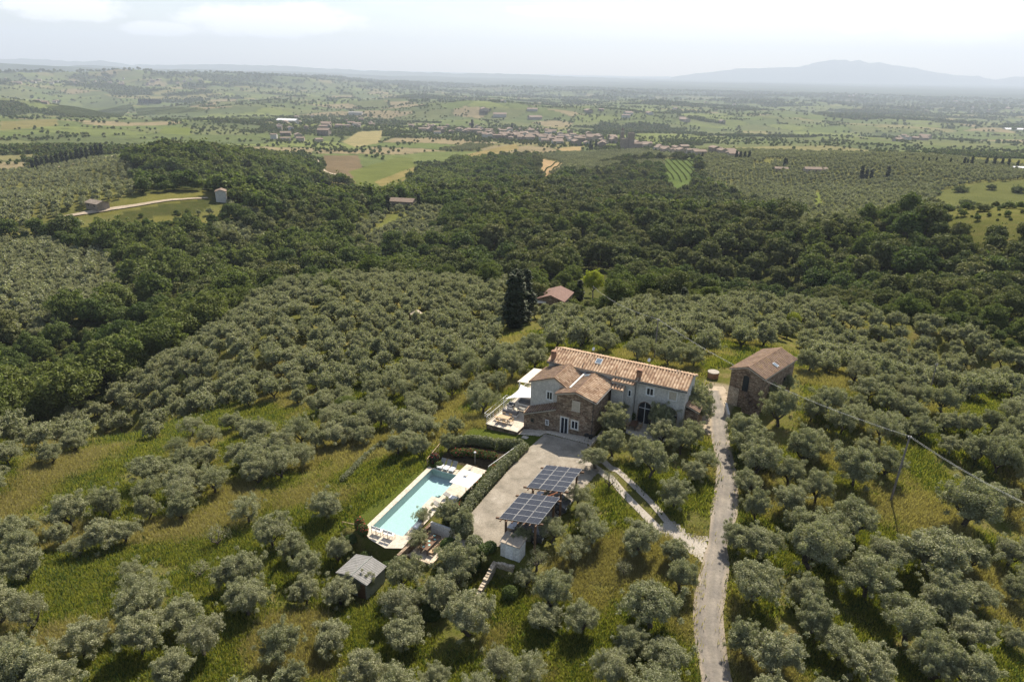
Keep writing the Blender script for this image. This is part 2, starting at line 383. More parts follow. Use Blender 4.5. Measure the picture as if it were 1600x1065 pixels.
def _pool():
    m, N, K, o = newmat('pool_mosaic'); v = coord(N, K)
    vo = N('ShaderNodeTexVoronoi'); K(v, vo.inputs['Vector']); vo.inputs['Scale'].default_value = 9
    sp = N('ShaderNodeSeparateColor'); K(vo.outputs['Color'], sp.inputs[0])
    col = ramp(N, K, sp.outputs[0], [(0, (.48, .55, .53)), (1, (.58, .65, .62))])
    b = N('ShaderNodeBsdfPrincipled'); b.inputs['Roughness'].default_value = .6; K(col, b.inputs['Base Color']); K(b.outputs[0], o.inputs[0])
    m, N, K, o = newmat('pool_water'); v = coord(N, K)
    tr = N('ShaderNodeBsdfTransparent'); tr.inputs[0].default_value = (.78, .93, .945, 1)
    gl = N('ShaderNodeBsdfGlossy'); gl.inputs['Roughness'].default_value = .03
    bp = N('ShaderNodeBump'); bp.inputs['Strength'].default_value = .25; bp.inputs['Distance'].default_value = .03
    K(noise(N, K, v, 5, 3), bp.inputs['Height']); K(bp.outputs[0], gl.inputs['Normal'])
    fr = N('ShaderNodeFresnel'); fr.inputs[0].default_value = 1.33
    ms = N('ShaderNodeMixShader'); K(fr.outputs[0], ms.inputs[0]); K(tr.outputs[0], ms.inputs[1]); K(gl.outputs[0], ms.inputs[2]); K(ms.outputs[0], o.inputs[0])
_pool()

def _ground():
    m, N, K, o = newmat('ground_cover'); at_ = N('ShaderNodeAttribute', attribute_name='land'); v = coord(N, K)
    gw = N('ShaderNodeAttribute', attribute_name='wild')
    n1 = noise(N, K, v, .22, 6, .7); n2 = noise(N, K, v, 1.4, 5, .7); n3 = noise(N, K, v, 7, 4, .75)
    dry = ramp(N, K, n1, [(.36, (.085, .100, .022)), (.50, (.135, .135, .036)), (.64, (.22, .175, .075))])
    soil = ramp(N, K, n2, [(.35, (.095, .108, .022)), (.56, (.14, .13, .046)), (.72, (.22, .16, .10))])
    wild = mixc(N, K, .5, dry, soil)
    col = mixc(N, K, gw.outputs['Fac'], at_.outputs['Color'], wild)
    col = mixc(N, K, 1.0, col, ramp(N, K, n3, [(.3, (.55, .55, .55)), (.7, (1.35, 1.35, 1.3))]), 'MULTIPLY')
    col = mixc(N, K, 1.0, col, ramp(N, K, noise(N, K, v, .03, 5, .6), [(.3, (.8, .82, .8)), (.7, (1.15, 1.12, 1.1))]), 'MULTIPLY')
    d = N('ShaderNodeBsdfDiffuse'); K(col, d.inputs[0])
    bp = N('ShaderNodeBump'); bp.inputs['Strength'].default_value = .8; bp.inputs['Distance'].default_value = .25
    K(n3, bp.inputs['Height']); K(bp.outputs[0], d.inputs['Normal']); K(d.outputs[0], o.inputs[0])
_ground()
m_, N_, K_, o_ = newmat('mountain_cover'); d_ = N_('ShaderNodeBsdfDiffuse'); d_.inputs[0].default_value = (.05, .07, .04, 1); K_(d_.outputs[0], o_.inputs[0])

# ---------------------------------------------------------------- objects
def tag(o, label=None, cat=None, group=None, kind=None):
    if label: o['label'] = label
    if cat: o['category'] = cat
    if group: o['group'] = group
    if kind: o['kind'] = kind
    return o

def rawmesh(name, V, Fc, mat, uv=None):
    """V (n,3); Fc list of (m,k) int arrays"""
    me = bpy.data.meshes.new(name); V = np.asarray(V, np.float32)
    Fc = [np.asarray(f, np.int32) for f in Fc if len(f)]
    me.vertices.add(len(V)); me.vertices.foreach_set('co', V.ravel())
    li = np.concatenate([f.ravel() for f in Fc]); tot = np.concatenate([np.full(len(f), f.shape[1], np.int32) for f in Fc])
    st = np.r_[0, np.cumsum(tot)[:-1]].astype(np.int32)
    me.loops.add(len(li)); me.loops.foreach_set('vertex_index', li)
    me.polygons.add(len(tot)); me.polygons.foreach_set('loop_start', st); me.polygons.foreach_set('loop_total', tot)
    if uv is not None:
        l = me.uv_layers.new(name='UVMap'); l.data.foreach_set('uv', np.asarray(uv, np.float32)[li].ravel())
    me.update(calc_edges=True); me.validate()
    for mm in (mat if isinstance(mat, (list, tuple)) else [mat]): me.materials.append(MATS[mm])
    return me

def link(name, me, parent=None):
    o = bpy.data.objects.new(name, me); C.objects.link(o)
    if parent: o.parent = parent
    return o

class MB:
    def __init__(s): s.v = []; s.f = []; s.uv = []
    def add(s, vs, fs, uv=None):
        n = len(s.v); s.v += [tuple(map(float, q)) for q in vs]; s.f += [tuple(i+n for i in f) for f in fs]
        s.uv += uv if uv else [(0, 0)]*len(vs)
    def box(s, x0, x1, y0, y1, z0, z1):
        s.add([(x0, y0, z0), (x1, y0, z0), (x1, y1, z0), (x0, y1, z0), (x0, y0, z1), (x1, y0, z1), (x1, y1, z1), (x0, y1, z1)],
              [(0, 3, 2, 1), (4, 5, 6, 7), (0, 1, 5, 4), (1, 2, 6, 5), (2, 3, 7, 6), (3, 0, 4, 7)])
        return s
    def prism(s, pts, off):                    # closed outline of 3-D points pushed along off
        n = len(pts); o = off
        s.add(list(pts)+[(p[0]+o[0], p[1]+o[1], p[2]+o[2]) for p in pts],
              [tuple(range(n))[::-1], tuple(range(n, 2*n))]+[(i, (i+1) % n, (i+1) % n+n, i+n) for i in range(n)])
        return s
    def tube(s, path, rad, n=6, cap=True):
        path = [Vector(p) for p in path]
        if not isinstance(rad, (list, tuple)): rad = [rad]*len(path)
        vs = []; fs = []
        for i, p in enumerate(path):
            d = (path[min(i+1, len(path)-1)]-path[max(i-1, 0)])
            d = d.normalized() if d.length > 1e-6 else Vector((0, 0, 1))
            x = d.orthogonal().normalized() if i == 0 else (px_-d*px_.dot(d)).normalized()
            px_ = x; y = d.cross(x)
            vs += [p+(x*math.cos(2*PI*k/n)+y*math.sin(2*PI*k/n))*rad[i] for k in range(n)]
        for i in range(len(path)-1):
            fs += [(i*n+k, i*n+(k+1) % n, (i+1)*n+(k+1) % n, (i+1)*n+k) for k in range(n)]
        if cap: fs += [tuple(range(n))[::-1], tuple(range((len(path)-1)*n, len(path)*n))]
        s.add(vs, fs); return s
    def build(s, name, mat, parent=None, uv=False):
        me = bpy.data.meshes.new(name); me.from_pydata(s.v, [], s.f)
        if uv:
            l = me.uv_layers.new(name='UVMap')
            for lp in me.loops: l.data[lp.index].uv = s.uv[lp.vertex_index]
        me.update()
        for mm in (mat if isinstance(mat, (list, tuple)) else [mat]): me.materials.append(MATS[mm])
        return link(name, me, parent)

def thing(name, label, cat, a, b, z, rot=0, group=None, world=False):
    o = bpy.data.objects.new(name, None); C.objects.link(o); o.empty_display_size = .3
    x, y = (a, b) if world else W(a, b)
    o.location = (x, y, z); o.rotation_euler = (0, 0, (0 if world else AX)+rot)
    return tag(o, label, cat, group)

def children(o): return [c for c in bpy.data.objects if c.parent == o]
def dup(root, loc, rotz=None, label=None, group=None, scale=None, kids=None):
    r = root.copy(); C.objects.link(r); r.location = loc
    if rotz is not None: r.rotation_euler = (0, 0, rotz)
    if scale: r.scale = scale if isinstance(scale, tuple) else (scale,)*3
    if label: r['label'] = label
    if group: r['group'] = group
    for ch in (kids if kids is not None else list(root.children)):
        c = ch.copy(); C.objects.link(c); c.parent = r
        for g in list(ch.children) if kids is None else []:
            d = g.copy(); C.objects.link(d); d.parent = c
    return r
# ---------------------------------------------------------------- the land
# outlines on the photograph that tell what grows where (used to look up ground points, not to place pictures)
P_HILL = [(-400, 760), (0, 672), (100, 640), (200, 592), (300, 535), (380, 480), (450, 442), (520, 436), (600, 436), (700, 440), (790, 447), (805, 480),
          (900, 492), (1000, 480), (1100, 480), (1200, 475), (1300, 485), (1400, 504), (1500, 524), (1600, 558), (2000, 640), (2000, 2400), (-400, 2400)]
P_GROVES = [[(0, 380), (60, 376), (110, 392), (180, 402), (196, 425), (150, 455), (95, 470), (60, 490), (0, 485), (-150, 470), (-150, 380)],
            [(-150, 275), (0, 268), (60, 266), (140, 251), (185, 247), (214, 268), (195, 290), (160, 312), (110, 325), (40, 330), (-150, 330)],
            [(540, 385), (560, 350), (640, 322), (700, 330), (700, 345), (620, 372)],
            [(300, 345), (330, 320), (370, 318), (410, 335), (440, 360), (400, 350), (340, 335)],
            [(660, 217), (770, 207), (790, 222), (740, 236), (680, 236)],
            [(1085, 232), (1200, 212), (1400, 205), (1600, 212), (1750, 220), (1750, 290), (1560, 292), (1480, 300), (1440, 312), (1380, 322), (1280, 325), (1210, 300), (1130, 285), (1100, 262)],
            [(830, 245), (880, 240), (1000, 235), (1060, 245), (1040, 250), (980, 250), (900, 262), (860, 262)]]
P_OPEN = [  # (outline, colour): fields and pastures
    ([(505, 243), (560, 243), (566, 262), (545, 270), (510, 262)], (.17, .13, .08)),
    ([(545, 268), (620, 246), (645, 247), (650, 262), (600, 285), (560, 285)], (.13, .15, .045)),
    ([(585, 284), (650, 260), (650, 268), (596, 292)], (.24, .20, .08)),
    ([(485, 268), (540, 272), (560, 290), (490, 282)], (.20, .17, .075)),
    ([(843, 247), (883, 256), (868, 268), (848, 276)], (.38, .27, .15)),
    ([(868, 231), (908, 229), (906, 239), (880, 238)], (.36, .27, .14)),
    ([(1036, 248), (1088, 252), (1080, 278), (1062, 286), (1042, 274)], (.11, .15, .045)),
    ([(718, 244), (770, 232), (806, 225), (812, 232), (770, 242), (735, 247)], (.26, .21, .09)),
    ([(535, 222), (560, 206), (600, 204), (592, 224), (555, 230)], (.30, .26, .13)),
    ([(1465, 300), (1530, 286), (1620, 280), (1700, 300), (1700, 345), (1560, 345), (1500, 338), (1455, 322)], (.125, .135, .045)),
    ([(590, 352), (616, 334), (634, 336), (600, 362), (560, 382), (540, 392)], (.17, .18, .05)),
    ([(1272, 300), (1282, 300), (1286, 330), (1274, 328)], (.16, .19, .05)),
    ([(160, 322), (235, 302), (332, 297), (345, 308), (250, 320), (175, 336), (100, 342)], (.18, .17, .05)),
    ([(0, 190), (90, 186), (92, 196), (0, 204)], (.20, .18, .075)),
    ([(70, 166), (210, 163), (190, 184), (110, 184)], (.11, .135, .05)),
    ([(210, 165), (320, 170), (330, 174), (215, 182)], (.13, .155, .05)),
    ([(255, 198), (300, 200), (298, 212), (250, 208)], (.15, .18, .05))]
ROADPX = [(1121, 1090, 46), (1120, 1063, 44), (1109, 1000, 42), (1107, 946, 42), (1118, 884, 38), (1122, 845, 26), (1130, 806, 35), (1135, 767, 32), (1134, 728, 26), (1126, 689, 24),
          (1123, 650, 23), (1118, 630, 22), (1112, 610, 20)]
P_CLEAR = [  # no trees here: lawns, drives, meadow and the buildings
    [(752, 662), (812, 622), (860, 560), (870, 535), (1100, 575), (1112, 640), (1060, 668), (960, 680), (930, 700), (940, 720), (985, 740), (1060, 815), (1108, 838), (1100, 885), (1080, 860), (1020, 820), (960, 765), (915, 735), (880, 800), (850, 850), (800, 880), (740, 870), (700, 885), (640, 880), (600, 900), (560, 915), (520, 900), (560, 850), (540, 800), (590, 745), (660, 700), (700, 680)],
    [(1102, 1080), (1085, 950), (1098, 880), (1110, 800), (1118, 740), (1110, 650), (1090, 600), (1095, 570), (1130, 545), (1160, 540), (1225, 535), (1260, 565), (1245, 600), (1200, 650), (1140, 640), (1148, 740), (1155, 800), (1140, 880), (1132, 950), (1150, 1080)],
    [(0, 735), (70, 715), (160, 685), (230, 665), (300, 690), (370, 690), (330, 720), (240, 740), (200, 775), (120, 815), (0, 860)],
    [(0, 990), (0, 950), (90, 900), (170, 880), (250, 840), (330, 790), (400, 760), (420, 790), (340, 850), (260, 880), (200, 920), (120, 980), (60, 1065), (0, 1065)],
    [(400, 780), (470, 745), (560, 700), (600, 690), (640, 690), (560, 745), (530, 800), (560, 830), (500, 850), (420, 830)],
    [(1400, 700), (1500, 690), (1515, 730), (1470, 770), (1440, 830), (1400, 850), (1370, 840), (1385, 780)],
    [(760, 870), (840, 850), (860, 900), (800, 960), (760, 990), (820, 1000), (770, 1060), (690, 1060), (690, 1000), (730, 920), (700, 890)],
    [(1240, 600), (1330, 590), (1325, 640), (1260, 640)], [(600, 640), (640, 640), (640, 665), (600, 665)], [(690, 640), (740, 620), (745, 660), (700, 675)],
    [(930, 640), (1000, 700), (1010, 740), (960, 720)],
    [(825, 535), (870, 450), (895, 450), (890, 480), (850, 500)], [(640, 488), (668, 488), (668, 510), (640, 510)],
    [(1005, 440), (1070, 440), (1070, 470), (1005, 470)]]
SEEN = [(900, 956, 416, 462, 262), (842, 894, 440, 459, 195), (788, 836, 424, 500, 165), (538, 606, 862, 925, 30), (1140, 1190, 560, 632, 68), (95, 215, 326, 344, 640), (200, 345, 304, 322, 640)]
def blocks(X, Y, Z, s):
    """a crown that would stand right in front of the far cottage, its cypresses or the lime-green tree"""
    out = np.zeros(np.shape(X), bool); r = np.hypot(X, Y)
    for hh in (1.5, 3.5, 5.5, 8.5):
        px, py, _ = proj(X, Y, Z+hh*s)
        for x0, x1, y0, y1, R in SEEN: out |= (px > x0) & (px < x1) & (py > y0) & (py < y1) & (r < R+25)
    return out

def klass(X, Y, Z=None):
    """1 olive grove, 2 wood, 3 open field, 4 the wide country beyond, with the field colour"""
    if Z is None: Z = height(X, Y)
    px, py, d = proj(X, Y, Z); r = np.hypot(X, Y); th = np.arctan2(X, Y)
    k = np.full(X.shape, 2, int); col = np.zeros(X.shape+(3,)); col[:] = (.035, .045, .016)
    far = np.interp(px, [0, 250, 330, 450, 520, 660, 720, 1000, 1100, 1600], [820, 850, 990, 960, 880, 900, 1130, 1180, 1000, 950])*(.95+.1*vnoise(X/60, Y/60, 14))
    hill = inpoly(px, py, P_HILL) & (r < np.interp(px, [0, 150, 300, 450, 800, 1200, 1500, 1600], [166, 172, 190, 228, 215, 190, 182, 172])+8*(vnoise(X/9, Y/9, 4)-.5))
    hill |= (r < 60)
    k[hill] = 1
    near = (r > 215) & (r < far+300)
    px2, py2, _ = proj(X, Y, Z+np.where((r > 350) & (r < 820), 13., 9.)*(r < 1000))          # the line of sight over the crowns: nothing tall stands before a field
    for i, p in enumerate(P_GROVES):
        k[(inpoly(px, py, p) | inpoly(px2, py2, p)) & near & ~hill & (r > (210 if i < 1 else 350))] = 1
    kf = (r > far) & (k == 2); k[kf] = 4
    for p, c in P_OPEN:
        s = (inpoly(px, py, p) | (inpoly(px2, py2, p) & (k != 1))) & (r > 232); k[s] = 3; col[s] = np.array(c)*.78
    return k, col, px, py, r

def cells(X, Y, size, seed):
    """nearest and second nearest jittered grid seed: cell id and distance to the border"""
    x = X/size+fbm(X/size/2, Y/size/2, seed+9)*1.6; y = Y/size*1.15+fbm(X/size/2+9, Y/size/2, seed+5)*1.6
    ix = np.floor(x); iy = np.floor(y); f1 = np.full(x.shape, 9.); f2 = f1.copy(); cid = np.zeros(x.shape)
    for dx in (-1, 0, 1):
        for dy in (-1, 0, 1):
            jx = ix+dx; jy = iy+dy
            qx = jx+hash2(jx, jy, seed); qy = jy+hash2(jx, jy, seed+1)
            dd = np.hypot(x-qx, y-qy); c = hash2(jx, jy, seed+2)
            s = dd < f1; f2 = np.where(s, f1, np.minimum(f2, dd)); cid = np.where(s, c, cid); f1 = np.where(s, dd, f1)
    return cid, (f2-f1)*size*.5

FIELDC = np.array([(.115, .14, .055), (.14, .165, .06), (.11, .135, .06), (.16, .185, .065), (.13, .145, .065), (.20, .185, .09), (.12, .15, .055), (.10, .12, .055), (.145, .16, .07), (.24, .20, .12)])*.86
def country(X, Y):
    r = np.hypot(X, Y); th = np.arctan2(X, Y)
    cid, bd = cells(X, Y, 185., 31)
    wood = (fbm(X/420, Y/300, 12, 3)-.5)+.22*(cid-.5)
    wood = wood > np.interp(r, [800, 1600, 3000, 6000, 9000], [.12, .19, .19, .10, .05])
    col = FIELDC[(cid*9.99).astype(int)]
    return cid, bd, wood, col

def make_ground():
    th = np.r_[np.linspace(-PI, -.86, 40)[:-1], np.linspace(-.86, -.76, 16)[:-1], np.linspace(-.76, .76, 740), np.linspace(.76, .86, 16)[1:], np.linspace(.86, PI, 40)[1:]]
    rr = np.r_[[.5, 4, 9, 14, 19, 24, 28], np.geomspace(31, 120, 330), np.geomspace(120, 46000, 640)[1:]]
    T, R = np.meshgrid(th, rr); X = R*np.sin(T); Y = R*np.cos(T); Z = height(X, Y)
    # the basin of the pool and other sunken places already lie in height(); the far rim bends down with the earth
    Z = Z-np.clip(R-15000, 0, None)**2/1.3e7*.5
    k, col, px, py, r = klass(X, Y, Z)
    cid, bd, wood, fc = country(X, Y)
    s = k == 4; col[s] = fc[s]; col[s & wood] = (.04, .05, .022); col[s & (bd < 4)] = (.07, .085, .035)
    farw = sstep(6000, 11000, R)[..., None]; col = col*(1-farw)+(np.array((.050, .068, .042))*(.7+.6*fbm(X/900, Y/700, 66, 3))[..., None])*farw
    wild = ((k == 1)*1.0); wild[(k == 2) & (r < 500)] = .3; g = (k == 1) & (r > 230); col[g] = (.12, .125, .045); wild[g] = .6; wild = np.where((k == 3) & (r < 420), .6, wild)
    a, b = AB(X, Y)
    lawn = np.maximum(rect(a, b, -41, -31, 65.5, 71, 1.5), rect(a, b, -43.5, -40, 46, 62, 1.2)); wild = wild*(1-lawn*.85); lw = lawn[..., None]
    col = np.where(lw > .02, np.array((.085, .11, .02)), col)
    bank = rect(a, b, -41, -32.8, 61.6, 65.8, .5)*(k == 1); wild = wild*(1-bank); col = np.where(bank[..., None] > .5, np.array((.07, .055, .035)), col)
    yard = rect(a, b, -15.5, -12.3, 84, 96, 2)*(k == 1); wild = wild*(1-yard); col = np.where(yard[..., None] > .3, np.array((.30, .25, .18)), col)
    n, m = T.shape; idx = np.arange(n*m).reshape(n, m)
    q = np.stack([idx[:-1, :-1], idx[1:, :-1], idx[1:, 1:], idx[:-1, 1:]], -1).reshape(-1, 4)[:, ::-1]
    me = rawmesh('terrain', np.stack([X, Y, Z], -1).reshape(-1, 3), [q], 'ground_cover')
    me.polygons.foreach_set('use_smooth', np.ones(len(me.polygons), bool))
    ca = me.color_attributes.new('land', 'FLOAT_COLOR', 'POINT'); ca.data.foreach_set('color', np.c_[col.reshape(-1, 3), np.ones(n*m)].astype(np.float32).ravel())
    fa = me.attributes.new('wild', 'FLOAT', 'POINT'); fa.data.foreach_set('value', wild.ravel().astype(np.float32))
    tag(link('terrain', me), kind='structure')
make_ground()

def make_mountains():
    sky_l = [(1040, -4), (1070, 1), (1100, 5), (1140, 11), (1190, 14), (1240, 16), (1258, 22), (1290, 29), (1310, 28), (1318, 26), (1328, 29), (1345, 24), (1358, 26), (1400, 20), (1440, 14), (1480, 8), (1520, 7), (1545, 2), (1570, 6), (1610, 9), (1700, 20), (1800, 4)]
    sky_f = [(-300, 3), (0, 6), (60, 6), (110, 4), (150, 6), (190, 0), (250, 1), (330, 3), (420, 3), (480, 1), (560, -2), (700, -4), (760, -3), (850, -5), (1000, -8)]
    def ridge(name, pts, dist, s):
        xs = np.linspace(pts[0][0]-60, pts[-1][0]+60, 260); hh = np.interp(xs, [p[0] for p in pts], [p[1] for p in pts], left=-14, right=-14)
        hh = hh+(fbm(xs/11, xs*0, s, 4)-.5)*3.2
        th = np.arctan((xs-800)/F/1.0748)
        rr = np.linspace(-1, 1, 22); X = []; Y = []; Z = []
        for k in rr:
            R = dist+k*2600*(1 if k > 0 else .9)
            top = HC+dist*(hh/F)*.866
            f = (1-abs(k)**1.3)*(1+.25*(fbm(xs/25+k*2, xs*0+k*3, s+1)-.5)*abs(k)*3)
            X.append(np.tan(th)*R); Y.append(np.full(xs.shape, R)); Z.append(-260+(top+260)*f)
        n, m = len(rr), len(xs); idx = np.arange(n*m).reshape(n, m)
        q = np.stack([idx[:-1, :-1], idx[1:, :-1], idx[1:, 1:], idx[:-1, 1:]], -1).reshape(-1, 4)[:, ::-1]
        me = rawmesh(name, np.stack([np.array(X), np.array(Y), np.array(Z)], -1).reshape(-1, 3), [q], 'mountain_cover')
        me.polygons.foreach_set('use_smooth', np.ones(len(me.polygons), bool)); tag(link(name, me), kind='structure')
    ridge('mountains', sky_l, 26000, 40); ridge('distant_hills', sky_f, 21000, 50)
make_mountains()

def drape(name, outline, mat, lift=.035, step=.35, kind='structure'):
    """a thin sheet on the ground inside an outline of ground points (x, y)"""
    xs = [p[0] for p in outline]; ys = [p[1] for p in outline]
    gx = np.arange(min(xs), max(xs)+step, step); gy = np.arange(min(ys), max(ys)+step, step)
    X, Y = np.meshgrid(gx, gy); n, m = X.shape
    cxs, cys = X[:-1, :-1]+step/2, Y[:-1, :-1]+step/2; ok = inpoly(cxs, cys, outline)
    Z = height(X, Y)+lift; idx = np.arange(n*m).reshape(n, m)
    q = np.stack([idx[:-1, :-1], idx[:-1, 1:], idx[1:, 1:], idx[1:, :-1]], -1)[ok]
    used = np.unique(q); rm = np.full(n*m, -1); rm[used] = np.arange(len(used))
    me = rawmesh(name, np.stack([X, Y, Z], -1).reshape(-1, 3)[used], [rm[q]], mat)
    return tag(link(name, me), kind=kind)

def strip(name, centre, width, mat, lift=.06, sub=8, across=9):
    """a road: centre line of ground points (x, y), width per point, laid on the ground"""
    P = np.array(centre, float); Wd = np.array(width, float); n = len(P)
    t = np.linspace(0, n-1, (n-1)*sub+1)
    def cr(A):
        i = np.clip(np.floor(t).astype(int), 0, n-2); f = (t-i)
        p0 = A[np.clip(i-1, 0, n-1)]; p1 = A[i]; p2 = A[i+1]; p3 = A[np.clip(i+2, 0, n-1)]
        if A.ndim > 1: f = f[:, None]
        return .5*((2*p1)+(-p0+p2)*f+(2*p0-5*p1+4*p2-p3)*f**2+(-p0+3*p1-3*p2+p3)*f**3)
    Q = cr(P); w_ = cr(Wd); d = np.gradient(Q, axis=0); d /= np.linalg.norm(d, axis=1)[:, None]; nrm = np.c_[-d[:, 1], d[:, 0]]
    w_ = w_+(vnoise(t*2.1, t*0, 77)-.5)*.25*min(1, Wd.mean()/2)
    s = np.linspace(-.5, .5, across)
    X = Q[:, 0:1]+nrm[:, 0:1]*s*w_[:, None]; Y = Q[:, 1:2]+nrm[:, 1:2]*s*w_[:, None]; Z = height(X, Y)+lift
    a, b = X.shape; idx = np.arange(a*b).reshape(a, b)
    q = np.stack([idx[:-1, :-1], idx[:-1, 1:], idx[1:, 1:], idx[1:, :-1]], -1).reshape(-1, 4)
    me = rawmesh(name, np.stack([X, Y, Z], -1).reshape(-1, 3), [q], mat, np.stack([np.broadcast_to(s+.5, X.shape), np.broadcast_to(t[:, None], X.shape)], -1).reshape(-1, 2))
    return tag(link(name, me), kind='structure')

rp = [at(x, y)[:2] for x, y, w_ in ROADPX]
rw = []
for x, y, w_ in ROADPX:
    a_, b_ = at(x-w_/2, y), at(x+w_/2, y); rw.append(math.hypot(a_[0]-b_[0], a_[1]-b_[1]))
strip('road', rp, [q*1.08 for q in rw], 'road_surface')
drape('gravel_yard', [W(-31.0, 47.6), W(-28.6, 47.2), W(-26.0, 48.6), W(-22.5, 52), W(-22.3, 61), W(-21.9, 66), W(-25.4, 70.9), W(-31.2, 70.8), W(-31.6, 67), W(-31.3, 58)], 'gravel', .05, .17)
drape('stable_yard', [W(-15.4, 84), W(-12.9, 80), W(-11.6, 82), W(-12.2, 88), W(-12.5, 93), W(-13.5, 96), W(-16, 95), W(-15.8, 88)], 'dirt_road', .045)
# the two pale wheel tracks from the yard to the road, and the pad where they meet it
t1 = [(918, 722), (945, 742), (972, 768), (1000, 797), (1030, 827)]; t2 = [(938, 716), (965, 735), (992, 760), (1020, 788), (1045, 818)]
strip('wheel_track', [at(*p)[:2] for p in t1], [1.1, .95, .85, .85, .9], 'concrete', .05)
strip('wheel_track', [at(*p)[:2] for p in t2], [.9, .8, .75, .75, .8], 'concrete', .05)
drape('track_pad', [at(*p)[:2] for p in [(1022, 826), (1050, 812), (1075, 832), (1107, 840), (1104, 858), (1096, 878), (1088, 872), (1072, 858), (1040, 842)]], 'concrete', .055)
drape('forecourt', [at(*p)[:2] for p in [(900, 722), (918, 708), (945, 714), (940, 722), (920, 728)]], 'concrete', .06)
strip('dirt_path', [at(*p)[:2] for p in [(252, 800), (290, 770), (340, 748), (372, 738)]], [.5, .6, .6, .4], 'dirt_road', .05)
strip('farm_track', [at(*p)[:2] for p in [(100, 340), (130, 334), (170, 328), (210, 322), (260, 314), (325, 310)]], [5, 5, 5, 4, 3, 2], 'dirt_road', .5)
strip('farm_track', [at(*p)[:2] for p in [(494, 250), (500, 262), (510, 270), (530, 274)]], [7, 8, 8, 7], 'dirt_road', .8)
strip('farm_track', [at(*p)[:2] for p in [(60, 268), (100, 260), (140, 252), (178, 244)]], [5, 5, 5, 5], 'dirt_road', .8)
strip('lane', [at(*p)[:2] for p in [(962, 541), (975, 552), (990, 560), (1000, 566)]], [2.5, 2.5, 2.5, 2.5], 'asphalt', .06)
strip('lane', [at(*p)[:2] for p in [(763, 530), (766, 540), (772, 552)]], [2.5, 2.5, 2.5], 'asphalt', .06)

TRK = [at(*p)[:2] for p in t1+t2+[(1050, 830), (1075, 845), (1090, 850), (1060, 845), (1095, 870)]]
def _dens(P, n): P = np.array(P); t = np.linspace(0, len(P)-1, n); return np.c_[np.interp(t, range(len(P)), P[:, 0]), np.interp(t, range(len(P)), P[:, 1])]
TRK = np.concatenate([_dens([at(*p)[:2] for p in t1], 40), _dens([at(*p)[:2] for p in t2], 40), _dens(TRK[-5:], 30)])
# ---------------------------------------------------------------- plants: leaf meshes and trunks
def leaves(rng, cen, rad, n, l, wd, up=.35, flat=.75, shell=.55, jit=1.0, lo=None, rnd=.75):
    cen = np.asarray(cen); rad = np.asarray(rad)
    if rad.ndim == 1: rad = np.repeat(rad[:, None], 3, 1)*np.array([1, 1, flat])
    pr = rad[:, 0]*rad[:, 2]; pr = pr/pr.sum(); c = rng.choice(len(cen), n, p=pr)
    d = rng.normal(size=(n, 3)); d[:, 2] += up; d /= np.linalg.norm(d, axis=1)[:, None]
    rr = shell+(1-shell)*np.sqrt(rng.random(n))*1.1
    P = cen[c]+d*rad[c]*rr[:, None]+rng.normal(size=(n, 3))*l*.4*jit
    if lo is not None: P = P[P[:, 2] > lo]; n = len(P); d = d[:n]
    nrm = d*.85+rng.normal(size=(n, 3))*rnd; nrm[:, 2] += .25; nrm /= np.linalg.norm(nrm, axis=1)[:, None]
    t = np.cross(nrm, rng.normal(size=(n, 3))); t /= np.linalg.norm(t, axis=1)[:, None]; b = np.cross(nrm, t)
    s = (.65+.7*rng.random(n))[:, None]
    V = np.stack([P-t*l*s, P-b*wd*s, P+t*l*s, P+b*wd*s], 1).reshape(-1, 3)
    return V, np.arange(4*n).reshape(n, 4)

def clumps(rng, n, R, H0, H1, r0, r1, hollow=.5, top=1.0):
    """centres of leaf clumps spread through a crown between two heights"""
    out = []; rad = []
    k = 0
    while len(out) < n and k < n*40:
        k += 1
        d = rng.normal(size=3); d /= np.linalg.norm(d)
        if d[2] < -.35: continue
        f = hollow+(1-hollow)*rng.random()
        h = (H0+H1)/2; p = np.array([d[0]*R*f*(.8+.35*rng.random()), d[1]*R*f*(.8+.35*rng.random()), h+d[2]*(H1-H0)/2*f*top])
        r = r0+(r1-r0)*rng.random()
        if any(np.linalg.norm(p-q) < .45*(r+s) for q, s in zip(out, rad)): continue
        out.append(p); rad.append(r)
    return np.array(out), np.array(rad)

def tube_np(path, rad, n=5):
    path = np.asarray(path, float); m = len(path); V = []; 
    for i in range(m):
        d = path[min(i+1, m-1)]-path[max(i-1, 0)]; d /= np.linalg.norm(d)+1e-9
        x = np.cross(d, (0.3, .9, .2)); x /= np.linalg.norm(x)+1e-9; y = np.cross(d, x)
        a = np.arange(n)*2*PI/n; V.append(path[i]+(np.cos(a)[:, None]*x+np.sin(a)[:, None]*y)*rad[i])
    V = np.concatenate(V); F_ = [(i*n+k, i*n+(k+1) % n, (i+1)*n+(k+1) % n, (i+1)*n+k) for i in range(m-1) for k in range(n)]
    return V, np.array(F_)

def cat(parts):
    V = []; Fs = []; o = 0
    for v, f in parts: V.append(v); Fs.append(f+o); o += len(v)
    return np.concatenate(V), np.concatenate(Fs)

